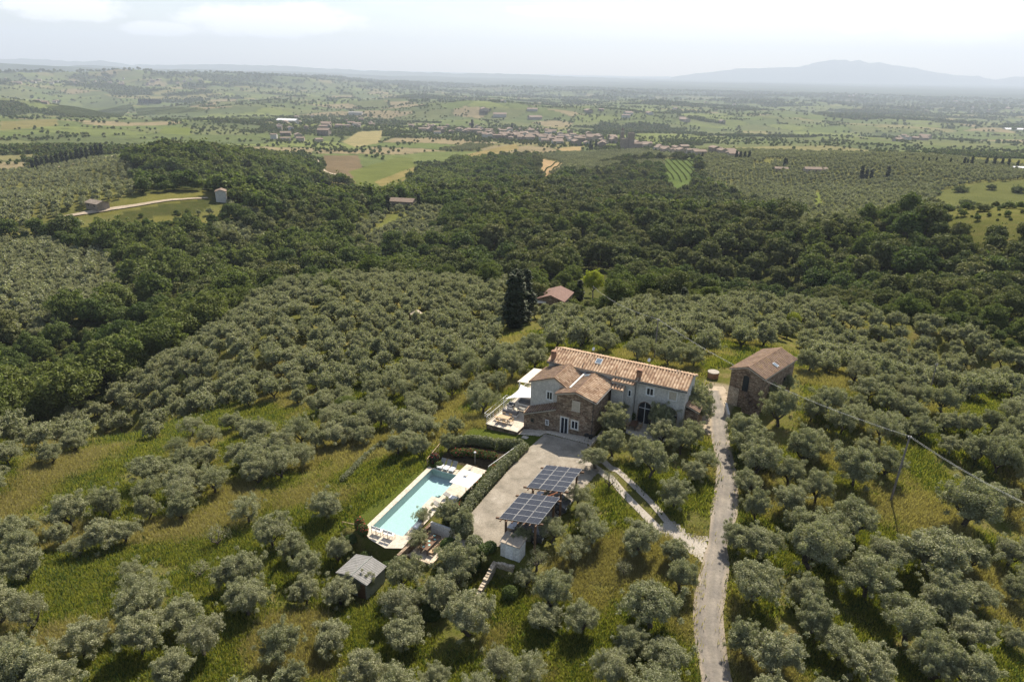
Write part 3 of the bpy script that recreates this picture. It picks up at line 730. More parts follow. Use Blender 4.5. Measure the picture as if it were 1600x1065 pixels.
def limbs(rng, cen, H0, r, lean=.3, n=5, nseg=4, keep=.8, fork=None):
    """a trunk that forks into crooked limbs reaching the leaf clumps"""
    parts = []; fork = fork or H0*(.55+.25*rng.random()); lx, ly = rng.normal(size=2)*lean*.35
    p0 = np.array([0, 0, -.25]); p1 = np.array([lx*.5+rng.normal()*.05, ly*.5, fork*.5]); p2 = np.array([lx, ly, fork])
    parts.append(tube_np([p0, p0+(0, 0, .3), p1, p2], [r*1.5, r*1.1, r*.9, r*.85], 7))
    mains = []
    for k in range(n):
        a = 2*PI*(k+rng.random()*.6)/n; 
        e = p2+np.array([math.cos(a), math.sin(a), 1.1])*(.55+.5*rng.random())*r*5.5
        m = (p2+e)/2+rng.normal(size=3)*r*.6
        parts.append(tube_np([p2-(0, 0, r*.4), m, e], [r*.62, r*.5, r*.4], 5)); mains.append(e)
    mains = np.array(mains)
    for c in cen:
        if rng.random() > keep: continue
        j = int(np.argmin(np.linalg.norm(mains-c, axis=1))); s = mains[j]; P = [s]
        for q in range(1, nseg+1):
            f = q/nseg; P.append(s+(c-s)*f+rng.normal(size=3)*.12*np.linalg.norm(c-s)*(1-f)+np.array([0, 0, -.15*math.sin(f*PI)]))
        parts.append(tube_np(P, np.linspace(r*.36, r*.08, nseg+1), 4))
    return cat(parts)

def olive(seed, n, l, wd, sparse=1.0, R=2.25, H=4.3, nc=26, ncl=None):
    rng = np.random.default_rng(seed); H0 = 1.0+.3*rng.random()
    cen, rad = clumps(rng, nc, R*(.8), H0, H-.3, .42, .86, .35)
    st = rng.random()*2*PI; q = 1+.16*np.cos(np.arctan2(cen[:, 1], cen[:, 0])-st); cen[:, :2] *= q[:, None]
    if sparse < 1: rad = rad*(.75)
    tr = limbs(rng, cen, H0+.25, .17+.06*rng.random(), .9, 3+int(rng.random()*2))
    # loose sprays between the clumps break the outline
    c2 = np.r_[cen, cen[rng.integers(0, len(cen), len(cen)*4)]+rng.normal(size=(len(cen)*4, 3))*[.52, .52, .46]]; r2 = np.r_[rad*.86, .14+.24*rng.random(len(cen)*4)]
    cr_ = leaves(rng, c2, r2, int(n*sparse), l, wd, .3, .9, .15, 1.6)
    return cr_, tr

def broad(seed, n, l, wd, R=4.0, H=9.0, nc=26, H0=2.0, r0=.9, r1=1.9, hollow=.45, trunk=True, flat=.75, rnd=.6):
    rng = np.random.default_rng(seed)
    cen, rad = clumps(rng, nc, R*.78, H0, H-.6, r0, r1, hollow)
    c2 = np.r_[cen, cen[rng.integers(0, len(cen), len(cen)*2)]+rng.normal(size=(len(cen)*2, 3))*r1*.55]; r2 = np.r_[rad, r0*(.3+.45*rng.random(len(cen)*2))]
    cr_ = leaves(rng, c2, r2, n, l, wd, .55, flat, .55, lo=H0-1.2, rnd=rnd)
    tr = limbs(rng, cen, H0+1, .22, .5, 3, 3, .5) if trunk else None
    return cr_, tr

def cypress(seed, n, l, wd, R=1.0, H=12.0):
    rng = np.random.default_rng(seed); k = 34; z = np.linspace(.8, H-.8, k); rr = R*np.sin(np.clip((z/H)**.75, 0, 1)*PI)**.6*(.85+.3*rng.random(k))*.72
    a = rng.random(k)*2*PI; cen = np.c_[np.cos(a)*rr*.45, np.sin(a)*rr*.45, z]; rad = np.c_[rr*.75+.12, rr*.75+.12, np.full(k, H/k*1.7)]
    cr_ = leaves(rng, cen, rad, n, l, wd, .3, 1, .5)
    tr = tube_np([(0, 0, -.3), (0, 0, H*.5), (0, 0, H*.85)], [.22, .14, .04], 6)
    return cr_, tr

def pair(name, g, leaf, bark='bark'):
    """crown and trunk meshes, plus both in one mesh for the copies a wood is made of"""
    (cv, cf), tr = g
    crown = rawmesh(name+'_crown', cv, [cf], leaf)
    trunk = rawmesh(name+'_trunk', tr[0], [tr[1]], bark) if tr is not None else None
    if tr is None: both = crown
    else:
        V, F_ = cat([(cv, cf), tr]); both = rawmesh(name+'_whole', V, [F_], [leaf, bark])
        mi = np.zeros(len(both.polygons), np.int32); mi[len(cf):] = 1; both.polygons.foreach_set('material_index', mi)
    return crown, trunk, both

OL = [pair('olive', olive(100+i, 23000, .085, .032, 1.0, nc=25+2*(i % 3)), 'olive_leaf') for i in range(7)]
OLT = [pair('olive_thin', olive(130+i, 11000, .08, .029, 1.0, 2.4, 4.4, nc=20), 'olive_leaf') for i in range(3)]
OLG = [pair('olive_grey', olive(140+i, 14000, .085, .031, 1.0, nc=26), 'olive_leaf_grey') for i in range(2)]
OLB = [pair('olive_bare', olive(150+i, 1100, .09, .035, 1.0, 2.3, 4.2, nc=18), 'olive_leaf_grey') for i in range(2)]
OLM = [pair('olive_mid', olive(160+i, 5500, .17, .07, 1.0, nc=22), 'olive_leaf') for i in range(5)]
OLF = [pair('olive_far', olive(170+i, 900, .38, .2, 1.0, nc=16), 'olive_leaf') for i in range(3)]
BR = {}
for key, leaf, kw in (('oak', 'oak_leaf', dict()), ('holm', 'holm_leaf', dict(r0=.7, r1=1.5, nc=34)), ('bright', 'bright_leaf', dict(H=8, R=3.6, hollow=.6))):
    BR[key] = [pair(key, broad(200+i+ord(key[0]), 9000, .19, .12, **kw), leaf) for i in range(3)]
    BR[key+'_mid'] = [pair(key+'_mid', broad(230+i+ord(key[0]), 4200, .28, .19, rnd=.5, **kw), leaf) for i in range(3)]
    BR[key+'_far'] = [pair(key+'_far', broad(260+i+ord(key[0]), 1100, .58, .42, trunk=False, rnd=.4, **kw), leaf) for i in range(2)]
    BR[key+'_dot'] = [pair(key+'_dot', broad(290+i+ord(key[0]), 160, 1.5, 1.15, trunk=False, rnd=.35, **kw), leaf) for i in range(2)]
CYP = [pair('cypress', cypress(300+i, 7000, .16, .09), 'dark_leaf') for i in range(2)]
CYF = [pair('cypress_far', cypress(310+i, 700, .55, .32), 'dark_leaf') for i in range(2)]

def stuff(name, pts, sources, label=None):
    """one object whose geometry nodes set a plant on every point; pts rows: x y z scale turn kind"""
    pts = np.asarray(pts, float); me = bpy.data.meshes.new(name); me.vertices.add(len(pts)); me.vertices.foreach_set('co', pts[:, :3].astype(np.float32).ravel())
    for i, nm in ((3, 'size'), (4, 'turn')):
        at_ = me.attributes.new(nm, 'FLOAT', 'POINT'); at_.data.foreach_set('value', pts[:, i].astype(np.float32))
    at_ = me.attributes.new('kind', 'INT', 'POINT'); at_.data.foreach_set('value', pts[:, 5].astype(np.int32)); me.update()
    o = link(name, me); tag(o, label, None, None, 'stuff')
    g = bpy.data.node_groups.new(name, 'GeometryNodeTree'); g.interface.new_socket('Geometry', in_out='INPUT', socket_type='NodeSocketGeometry'); g.interface.new_socket('Geometry', in_out='OUTPUT', socket_type='NodeSocketGeometry')
    n = g.nodes; L = g.links.new; gi = n.new('NodeGroupInput'); go = n.new('NodeGroupOutput'); jn = n.new('GeometryNodeJoinGeometry')
    def attr(nm, ty):
        a = n.new('GeometryNodeInputNamedAttribute'); a.data_type = ty; a.inputs[0].default_value = nm; return a
    sz = attr('size', 'FLOAT'); tu = attr('turn', 'FLOAT'); kd = attr('kind', 'INT'); cx = n.new('ShaderNodeCombineXYZ'); L(tu.outputs[0], cx.inputs[2])
    for i, me2 in enumerate(sources):
        so = bpy.data.objects.new(name+'_plant', me2)
        oi = n.new('GeometryNodeObjectInfo'); oi.inputs['Object'].default_value = so; oi.inputs['As Instance'].default_value = True
        cp = n.new('FunctionNodeCompare'); cp.data_type = 'INT'; cp.operation = 'EQUAL'; L(kd.outputs[0], cp.inputs[2]); cp.inputs[3].default_value = i
        ip = n.new('GeometryNodeInstanceOnPoints'); L(gi.outputs[0], ip.inputs['Points']); L(oi.outputs['Geometry'], ip.inputs['Instance']); L(cp.outputs[0], ip.inputs['Selection'])
        L(cx.outputs[0], ip.inputs['Rotation']); L(sz.outputs[0], ip.inputs['Scale']); L(ip.outputs[0], jn.inputs[0])
    L(jn.outputs[0], go.inputs[0]); md = o.modifiers.new('plants', 'NODES'); md.node_group = g
    return o

# ---------------------------------------------------------------- where the olives stand
rng = np.random.default_rng(7)
# olives picked out one by one in the photograph: crown centre and crown width in picture points; t thin, g grey, b bare
def z5(l): return [(x*.399, 640+y*.399, w_*.399, k) for x, y, w_, k in l]
def zz(l, x0, y0, s): return [(x0+x*s, y0+y*s, w_*s, k) for x, y, w_, k in l]
NEAR = zz([(50,70,140,''),(150,110,110,''),(190,165,110,''),(20,170,120,''),(290,120,110,''),(470,50,100,''),(600,75,90,''),(700,150,100,'t'),(820,100,120,'t'),(905,45,90,''),(945,175,120,''),
  (720,250,110,'t'),(570,390,120,''),(80,540,140,''),(230,490,110,''),(300,530,120,'t'),(400,480,170,''),(480,480,120,''),(510,620,80,'t'),(100,790,180,'g'),(320,900,190,''),(540,890,190,''),(20,930,120,''),
  (700,800,170,''),(900,640,160,''),(790,900,190,'g'),(680,1010,170,''),(960,720,150,''),(850,480,120,'b'),(780,610,110,'b')], 0, 640, .399)
NEAR += zz([(430,250,220,''),(720,90,220,''),(550,330,190,''),(800,350,150,''),(620,430,190,''),(280,460,220,''),(620,570,200,''),(800,560,230,''),(930,520,150,''),(1150,470,250,''),(300,620,240,''),(480,860,270,''),
  (760,810,240,''),(1150,790,260,''),(930,1000,300,''),(560,1030,160,''),(1330,1030,180,'')], 300, 760, .2863)
NEAR += zz([(370,640,350,''),(900,500,250,''),(1080,660,260,''),(840,640,250,''),(1270,1000,280,''),(1380,790,200,''),(1440,600,160,''),(700,160,180,'t'),(800,300,150,'b'),(1030,210,210,'t'),(1350,330,150,'b'),
  (1160,110,240,'t'),(730,400,150,'t')], 640, 800, .2488)
NEAR += zz([(150,100,140,''),(80,160,120,''),(300,180,170,''),(350,50,140,''),(460,70,110,''),(520,180,120,'t'),(400,300,160,''),(135,250,90,'b'),(60,440,140,'b'),(400,540,140,''),(430,640,160,''),(310,770,220,''),
  (370,960,190,''),(225,900,150,''),(680,60,140,''),(760,130,130,''),(690,260,130,''),(730,360,140,''),(860,220,140,''),(960,110,130,''),(860,330,160,''),(650,480,140,''),(740,500,180,''),(720,660,240,''),
  (940,420,180,''),(960,540,220,''),(670,890,170,''),(800,950,230,''),(930,690,200,''),(960,790,200,'')], 900, 650, .3895)
NEAR += zz([(350,210,220,''),(240,480,190,''),(400,650,230,''),(560,830,230,''),(290,900,210,''),(420,1000,230,''),(670,550,280,''),(800,560,170,''),(790,360,250,''),(910,340,150,''),(950,560,140,''),(910,180,180,''),
  (830,150,140,''),(720,130,100,''),(600,60,110,''),(500,50,110,''),(700,720,200,''),(800,860,190,''),(970,700,120,''),(970,890,120,''),(650,970,230,''),(790,1020,230,'')], 1200, 640, .399)
NEAR += [(712, 665, 34, ''), (655, 700, 40, ''), (620, 695, 40, ''), (640, 685, 38, ''), (745, 610, 36, ''), (700, 690, 20, ''), (660, 805, 34, 't'), (700, 800, 46, ''), (725, 815, 38, ''), (655, 840, 40, 't'),
         (960, 655, 56, ''), (1030, 655, 50, ''), (1090, 640, 50, ''), (905, 522, 50, ''), (945, 533, 40, ''), (998, 546, 44, ''), (1045, 553, 46, ''), (1085, 556, 40, ''), (1195, 522, 46, ''), (1160, 526, 42, ''), (1105, 535, 44, ''), (1265, 560, 54, ''), (868, 525, 44, ''), (835, 558, 42, ''), (800, 572, 46, ''), (1078, 630, 60, ''), (1042, 642, 56, ''), (972, 628, 52, ''), (1030, 628, 34, ''), (905, 772, 48, 't'), (862, 826, 52, 't'), (915, 800, 50, 't'), (1225, 598, 46, ''), (1200, 615, 44, ''), (1092, 622, 48, ''), (1000, 700, 46, ''), (1065, 690, 46, ''), (1085, 735, 40, ''), (1220, 640, 60, ''), (1260, 700, 60, ''), (1175, 690, 66, ''), (965, 615, 20, '')]
OPTS = []      # x y z size kind tag
def tree_at(cx, cy, wpx, R=2.55, lift=2.45):
    s = 1.0
    for _ in range(3):
        x, y, z = at(cx, cy, lift*s); _, _, d = proj(np.array(x), np.array(y), np.array(z+lift*s)); s = float(wpx*d/F/(2*R)); s = min(max(s, .5), 1.7)
    return x, y, z, s
for cx, cy, wp, k in NEAR:
    x, y, z, s = tree_at(cx, cy, wp); OPTS.append((x, y, z, s, {'': 0, 't': 1, 'g': 2, 'b': 3}[k]))
taken = np.array([(o[0], o[1]) for o in OPTS])
def in_estate(x, y):
    a, b = AB(x, y)
    return ((a > -42) & (a < -31) & (b > 43) & (b < 71)) | ((a > -40.5) & (a < -13) & (b > 70) & (b < 87)) | ((a > -32) & (a < -20.5) & (b > 46) & (b < 72)) | ((a > -39.5) & (a < -34) & (b > 38) & (b < 45)) | ((a > -15.5) & (a < -2.5) & (b > 82) & (b < 103.5))
def grid(x0, x1, y0, y1, sp, jit, rot=0.):
    gx, gy = np.meshgrid(np.arange(x0, x1, sp), np.arange(y0, y1, sp)); gx = gx.ravel()+rng.uniform(-jit, jit, gx.size)*sp; gy = gy.ravel()+rng.uniform(-jit, jit, gy.size)*sp
    c, s = math.cos(rot), math.sin(rot); return gx*c-gy*s, gx*s+gy*c
roadxy = np.array(rp); _t = np.linspace(0, len(rp)-1, 200); ROADD = np.c_[np.interp(_t, range(len(rp)), roadxy[:, 0]), np.interp(_t, range(len(rp)), roadxy[:, 1])]
gx, gy = grid(-330, 330, 15, 520, 4.0, .36, .35); r = np.hypot(gx, gy); s = (gy > 12) & (np.abs(np.arctan2(gx, gy)) < .78) & (r < 420); gx, gy = gx[s], gy[s]
gz = height(gx, gy); k, _, px, py, r = klass(gx, gy, gz)
ok = (k == 1) & ~in_estate(gx, gy)
px2, py2, _ = proj(gx, gy, gz+2.2)
for i, p in enumerate(P_CLEAR): ok &= ~((inpoly(px, py, p) | (inpoly(px2, py2, p) & (i < 2))) & (r < 230))
ok &= np.array([np.min(np.hypot(ROADD[:, 0]-x, ROADD[:, 1]-y)) > 3.3 for x, y in zip(gx, gy)])
ok &= np.array([np.min(np.hypot(taken[:, 0]-x, taken[:, 1]-y)) > 3.3 for x, y in zip(gx, gy)])
ok &= ~((r < 120) & (vnoise(gx/11, gy/11, 61) < .13+.04*(px < 500)))
ok &= (px > -160) & (px < 1760) & (py < 1200) & ~blocks(gx, gy, gz, .7)
for x, y, z, rr, v in zip(gx[ok], gy[ok], gz[ok], r[ok], rng.random(ok.sum())):
    OPTS.append((x, y, z, (.64+.36*rng.random()), 0 if v < .74 or rr > 120 else (1 if v < .93 else 2)))
OPTS.sort(key=lambda o: math.hypot(o[0], o[1])-o[3]*6)
# the 300 that show largest stand as things of their own
def olive_proto(sets):
    t = bpy.data.objects.new('olive_tree', None); C.objects.link(t)
    return t, [link('trunk', sets[1], t), link('crown', sets[0], t)]
def olive_label(x, y, kind, px, py):
    if kind == 3: return ('bare, nearly leafless olive tree with dark crooked limbs', 'bare olive trees')
    where = ('lower left slope, left of the pool', 'olives left of the pool') if px < 560 and py > 640 else \
            ('slope to the left of and beyond the farmhouse terrace', 'olives beyond the terrace') if px < 800 and py <= 700 else \
            ('ground in front of the pool and the solar carports', 'olives in front of the pool') if px < 880 and py > 760 else \
            ('garden between the white farmhouse wall and the lane', 'olives between house and lane') if px < 1115 and py > 600 else \
            ('slope to the right of the winding lane', 'olives right of the lane') if py > 600 else ('slope behind the farmhouse roofs', 'olives behind the farmhouse')
    look = {0: 'silvery green olive tree on the ', 1: 'thin see-through olive tree on the ', 2: 'greyish olive tree on the '}[kind]
    return look+where[0], where[1]+{0: '', 1: ', thin ones', 2: ', grey ones'}[kind]
sets = {0: OL, 1: OLT, 2: OLG, 3: OLB}; protos = {}
for i, (x, y, z, s, k) in enumerate(OPTS[:300]):
    px, py, _ = proj(np.array(x), np.array(y), np.array(z)); j = i % len(sets[k]); key = (k, j)
    if key not in protos: protos[key] = olive_proto(sets[k][j]); t, kids = protos[key]
    else:
        t = protos[key][0].copy(); C.objects.link(t)
        for ch in protos[key][1]: c = ch.copy(); C.objects.link(c); c.parent = t
    t.location = (x, y, z-.05); t.rotation_euler = (0, 0, rng.random()*6.28); q = s*(.95+.1*rng.random()); t.scale = (q*(.88+.26*rng.random()), q*(.88+.26*rng.random()), q*(.85+.33*rng.random()))
    lb, gp = olive_label(x, y, k, px, py); tag(t, lb, 'olive tree', gp)
rest = [(x, y, z, s, rng.random()*6.28, rng.integers(0, 5)) for x, y, z, s, k in OPTS[300:]]
stuff('olive_grove', rest, [p[2] for p in OLM], 'dense olive groves covering the hill around the farmhouse')
# farther groves and young orchards
gx, gy = grid(-900, 900, 200, 1350, 6.4, .14, .5); gz = height(gx, gy); k, _, px, py, r = klass(gx, gy, gz); ok = (k == 1) & (r > 235) & (px > -120) & (px < 1720) & (vnoise(gx/30, gy/30, 3) > .12) & ~blocks(gx, gy, gz, .5)
ok &= r > 420*(np.abs(np.arctan2(gx, gy)) > 9)
have = (r < 420) & inpoly(px, py, P_HILL); ok &= ~have
stuff('distant_olive_grove', np.c_[gx, gy, gz, .7+.55*rng.random(len(gx)), rng.random(len(gx))*6.28, rng.integers(0, 3, len(gx))][ok], [p[2] for p in OLF], 'pale olive orchards on the hills beyond the woods')
print('olives', len(OPTS), 'far', ok.sum())

# ---------------------------------------------------------------- woods
gx, gy = grid(-1150, 1150, 90, 1500, 6.5, .42, .1); th = np.arctan2(gx, gy); r = np.hypot(gx, gy); s = (np.abs(th) < .75) & (r < 1500); gx, gy = gx[s], gy[s]
gz = height(gx, gy); k, _, px, py, r = klass(gx, gy, gz); ok = (k == 2) & (px > -150) & (px < 1750) & (r > 100)
nzv = fbm(gx/45, gy/45, 21, 3); sc = .56+.85*rng.random(len(gx))**1.3; sc = sc*(.85+.35*(nzv > .5))*np.interp(gx/np.maximum(gy, 1), [-.3, .3], [1, .93]); ok &= rng.random(len(gx)) < .93; ok &= ~blocks(gx, gy, gz, 1.0)
shr = inpoly(px, py, [(900, 330), (1250, 300), (1600, 340), (1600, 520), (1000, 470)])
kind = np.where(nzv > np.where(px < 760, .53, .62), 2, np.where(fbm(gx/60, gy/60, 22, 3)+.18*(px > 800) > .55, 1, 0)); kind = np.where(rng.random(len(gx)) < .12, rng.integers(0, 3, len(gx)), kind)
# pale locust trees fringe the edge of the groves; the far side of the valley is darker oak
edge = np.interp(px, [0, 150, 300, 450, 800, 1200, 1500, 1600], [166, 172, 190, 228, 215, 190, 182, 172]); fr = (r < edge+22) & (px > 380); kind = np.where(fr & (rng.random(len(gx)) < .8), 2, kind); sc = np.where(fr, sc*.72, sc)
kind = np.where((kind == 2) & ~fr & (px > 760) & (rng.random(len(gx)) < .5), 1, kind)
WP = [(x, y, z-.5, s_, rng.random()*6.28, kd, rr, a_, b_) for x, y, z, s_, kd, rr, a_, b_, o_ in zip(gx, gy, gz, sc, kind, r, px, py, ok) if o_]
WP.sort(key=lambda q: q[6]-q[3]*30)
names = ('oak', 'holm', 'bright'); look = ('dark green oak', 'olive-brown holm oak', 'bright green locust tree')
wprot = {}
for i, (x, y, z, s_, tn, kd, rr, a_, b_) in enumerate(WP[:300]):
    j = i % 3; key = (kd, j)
    side = ('in the wooded valley on the far left', 'left valley') if a_ < 420 else ('along the wood edge behind the left olive slope', 'wood behind the left slope') if a_ < 820 else ('at the wood edge behind the right olive slope', 'wood behind the right slope')
    if key not in wprot:
        t = bpy.data.objects.new(('oak_tree', 'holm_oak_tree', 'locust_tree')[kd], None); C.objects.link(t); wprot[key] = (t, [link('trunk', BR[names[kd]][j][1], t), link('crown', BR[names[kd]][j][0], t)])
    else:
        t = wprot[key][0].copy(); C.objects.link(t)
        for ch in wprot[key][1]: c = ch.copy(); C.objects.link(c); c.parent = t
    t.location = (x, y, z); t.rotation_euler = (0, 0, tn); t.scale = (s_,)*3; tag(t, look[kd]+' '+side[0], 'tree', names[kd]+' trees, '+side[1])
ux, uy = grid(-520, 520, 90, 520, 4.2, .48); uz = height(ux, uy); uk, _, upx, upy, ur = klass(ux, uy, uz); o2 = (uk == 2) & (upx > -150) & (upx < 1750) & (ur > 120) & (ur < 430) & ~blocks(ux, uy, uz, .3)
UG = [(x, y, z-.7, .22+.22*rng.random(), rng.random()*6.28, rng.integers(0, 3), 200., 0, 0) for x, y, z in zip(ux[o2], uy[o2], uz[o2])]
WP = WP[:300]+UG+WP[300:]
mid = [q for q in WP[300:] if q[6] < 430]; far = [q for q in WP[300:] if q[6] >= 430]
stuff('woodland', [q[:5]+(q[5]*3+int(rng.integers(0, 3)),) for q in mid], [BR[n_+'_mid'][j][2] for n_ in names for j in range(3)], 'dense mixed oak wood filling the valley behind the olive slopes')
stuff('distant_woodland', [q[:5]+(q[5]*2+int(rng.integers(0, 2)),) for q in far], [BR[n_+'_far'][j][2] for n_ in names for j in range(2)], 'wooded hills between the valley and the village')
print('wood', len(WP), len(mid), len(far))
# the wide country: copses, hedges and single trees
PP = []
for r0, r1, sp, sc0 in ((760, 2000, 7.5, .62), (2000, 3500, 12, .85), (3500, 6000, 21, 1.35), (6000, 11000, 48, 2.6)):
    gx, gy = grid(-r1*.78, r1*.78, 0, r1, sp, .45); th = np.arctan2(gx, gy); r = np.hypot(gx, gy); s = (np.abs(th) < .73) & (r >= r0) & (r < r1); gx, gy = gx[s], gy[s]; r = r[s]
    cid, bd, wood, _ = country(gx, gy); gz = height(gx, gy); k, _, px, py, _ = klass(gx, gy, gz)
    p = np.where(wood, .9, np.where(bd < sp*.33, .7*(fbm(gx/90, gy/90, 44, 2) > .47), .002+.014*(cid > .8)))
    vill = fbm(gx/260, gy/200, 71, 3) > .62; p = np.where(vill & ~wood, .14, p)
    for q_ in ([(640, 195), (960, 215), (1100, 236), (1100, 250), (960, 238), (640, 216)], [(425, 182), (600, 176), (640, 200), (520, 214), (425, 208)]): p = np.where(inpoly(px, py, q_), .34, p)
    ok = (k == 4) & (rng.random(len(gx)) < p)
    n_ = ok.sum(); sz = sc0*(.55+.6*rng.random(n_)); kd = np.where(rng.random(n_) < .82, rng.integers(0, 4, n_), rng.integers(4, 6, n_))
    PP.append(np.c_[gx[ok], gy[ok], gz[ok]-1, sz, rng.random(n_)*6.28, kd])
PP = np.concatenate(PP); print('country trees', len(PP))
stuff('countryside_trees', PP, [BR[n_+'_dot'][j][2] for n_ in names for j in range(2)], 'copses, hedges and scattered trees across the far farmland')

gx, gy = grid(120, 420, 150, 480, 4.5, .48); gz = height(gx, gy); px, py, _ = proj(gx, gy, gz); ok = inpoly(px, py, [(1440, 312), (1465, 296), (1530, 284), (1620, 276), (1720, 290), (1720, 350), (1560, 348), (1500, 342), (1450, 326)]) & (fbm(gx/16, gy/16, 91, 3)+.2*rng.random(len(gx)) > .56)
stuff('hillside_scrub', np.c_[gx, gy, gz-.6, .12+.28*rng.random(len(gx))**2, rng.random(len(gx))*6, rng.integers(0, 6, len(gx))][ok], [BR[n_+'_far'][j][2] for n_ in names for j in range(2)], 'scrub and low bushes on the grassy hilltop at the right')
VR = []
for poly, sp, row, s_, kd_ in (([(1036, 248), (1088, 252), (1080, 278), (1062, 286), (1042, 274)], 2.2, 7.0, .17, 4), ([(843, 247), (883, 256), (868, 268), (848, 276)], 5, 9, .2, 0), ([(70, 166), (210, 163), (190, 184), (110, 184)], 5, 16, .35, 4), ([(210, 165), (320, 170), (330, 174), (215, 182)], 5, 16, .35, 4)):
    ang = .12; gx, gy = grid(-1700, 1700, 200, 2600, 1.0, 0) if False else (None, None)
    c_ = np.array([at(*p)[:2] for p in poly]); x0, x1, y0, y1 = c_[:, 0].min(), c_[:, 0].max(), c_[:, 1].min(), c_[:, 1].max()
    gx, gy = np.meshgrid(np.arange(x0, x1, row), np.arange(y0, y1, sp)); gx = (gx+(gy-y0)*ang).ravel(); gy = gy.ravel(); gz = height(gx, gy); px, py, _ = proj(gx, gy, gz); o_ = inpoly(px, py, poly)
    VR.append(np.c_[gx, gy, gz-.3, np.full(len(gx), s_), rng.random(len(gx))*6, np.full(len(gx), kd_)][o_])
stuff('vineyard_rows', np.concatenate(VR), [BR[n_+'_dot'][j][2] for n_ in names for j in range(2)], 'rows of vines in the fields before and beyond the village')

# ---------------------------------------------------------------- rough grass on the near slopes
def tuft(seed, n, h, w_, spread):
    g = np.random.default_rng(seed); p = g.normal(size=(n, 3))*[spread, spread, 0]; a = g.random(n)*2*PI; ln = h*(.5+.7*g.random(n))
    side = np.c_[np.cos(a), np.sin(a), a*0]*w_; tip = p+np.c_[g.normal(size=n)*.3*h, g.normal(size=n)*.3*h, ln]
    V = np.stack([p-side, p+side, tip+side*.3, tip-side*.3], 1).reshape(-1, 3); return V, np.arange(4*n).reshape(n, 4)
GT = [rawmesh('tuft', *[(v, [f]) for v, f in [tuft(400+i, 26, h, w_, sp)]][0], mt) for i, (h, w_, sp, mt) in enumerate(((.20, .03, .26, 'grass_blade'), (.28, .035, .34, 'grass_blade'), (.30, .025, .34, 'dry_blade'), (.26, .045, .36, 'shrub_leaf')))]
n_ = 370000; thr = rng.uniform(-.80, .80, n_); rr = np.sqrt(rng.uniform(30**2, 135**2, n_)); gx, gy = rr*np.sin(thr), rr*np.cos(thr)
k, _, px, py, r = klass(gx, gy, height(gx, gy)); a, b = AB(gx, gy)
ok = (k == 1) & ~in_estate(gx, gy) & (px > -60) & (px < 1660) & (py < 1130); ok &= rng.random(n_) < np.interp(rr, [30, 70, 135], [1, .75, .35])
ok &= fbm(gx/5, gy/5, 81, 3)+.25*rng.random(n_) > .50
gx, gy, rr = gx[ok], gy[ok], rr[ok]
near = np.zeros(len(gx), bool); step = 4000
for i in range(0, len(gx), step):
    near[i:i+step] = (np.hypot(gx[i:i+step, None]-ROADD[:, 0], gy[i:i+step, None]-ROADD[:, 1]).min(1) > 1.75) & (np.hypot(gx[i:i+step, None]-TRK[:, 0], gy[i:i+step, None]-TRK[:, 1]).min(1) > 1.0)
gx, gy, rr = gx[near], gy[near], rr[near]; gz = height(gx, gy); dr = fbm(gx/9, gy/9, 82, 3)
kd = np.where(dr+.12*rng.random(len(gx)) > .62, 2, np.where(rng.random(len(gx)) < .25, 3, rng.integers(0, 2, len(gx))))
stuff('meadow_grass', np.c_[gx, gy, gz, (.55+.8*rng.random(len(gx)))*np.interp(rr, [30, 130], [1, 1.5]), rng.random(len(gx))*6.28, kd], GT, 'tall rough grass and weeds growing between the olive trees')
print('tufts', len(gx))
# ---------------------------------------------------------------- the estate (coordinates a, b on its own grid, z up)
def T(name, label, cat, a, b, z, group=None):
    t = thing(name, label, cat, a, b, z, 0, group); t['_o'] = (a, b, z); return t
def part(t, name, m, mat, uv=False, parent=None, label=None):
    o = t['_o']; m.v = [(x-o[0], y-o[1], z-o[2]) for x, y, z in m.v]
    ob = m.build(name, mat, parent or t, uv)
    if label: ob['label'] = label
    return ob

def tilesheet(t, name, E0, E1, R1, R0, mat='tiles', tile=.40, course=.46, parent=None, lift=.03):
    """corrugated clay tiles on a roof slope: eave E0-E1, ridge R0-R1"""
    E0, E1, R0, R1 = map(np.array, (E0, E1, R0, R1)); E0, E1, R0, R1 = [q.astype(float) for q in (E0, E1, R0, R1)]
    Lu = np.linalg.norm(E1-E0); Lv = np.linalg.norm(R0-E0); nu = max(2, int(round(Lu/tile))); nv = max(1, int(round(Lv/course)))
    us = np.arange(nu*6+1)/6.0; vs = np.sort(np.r_[np.arange(nv), np.arange(nv)+.999, nv])
    vs = np.unique(np.clip(vs, 0, nv)); U, V_ = np.meshgrid(us, vs)
    nrm = np.cross(E1-E0, R0-E0); nrm /= np.linalg.norm(nrm); nrm = nrm if nrm[2] > 0 else -nrm
    fu = (U/nu)[..., None]; fv = (V_/nv)[..., None]
    P = (E0*(1-fu)+E1*fu)*(1-fv)+(R0*(1-fu)+R1*fu)*fv
    jit = (hash2(np.floor(U), np.floor(V_-1e-6), 5)-.5)*.02
    w_ = np.abs(np.sin(U*PI))**.8*.13; hgt = lift+w_+(1-np.mod(V_-1e-6, 1))*.035+jit
    P = P+nrm*hgt[..., None]-np.array(t['_o'])
    n, m_ = U.shape; idx = np.arange(n*m_).reshape(n, m_); q = np.stack([idx[:-1, :-1], idx[:-1, 1:], idx[1:, 1:], idx[1:, :-1]], -1).reshape(-1, 4)
    if np.cross(P[0, 1]-P[0, 0], P[1, 0]-P[0, 0])[2] < 0: q = q[:, ::-1]
    me = rawmesh(name, P.reshape(-1, 3), [q], mat, np.stack([U+.001, V_-.0005], -1).reshape(-1, 2))
    return link(name, me, parent or t)

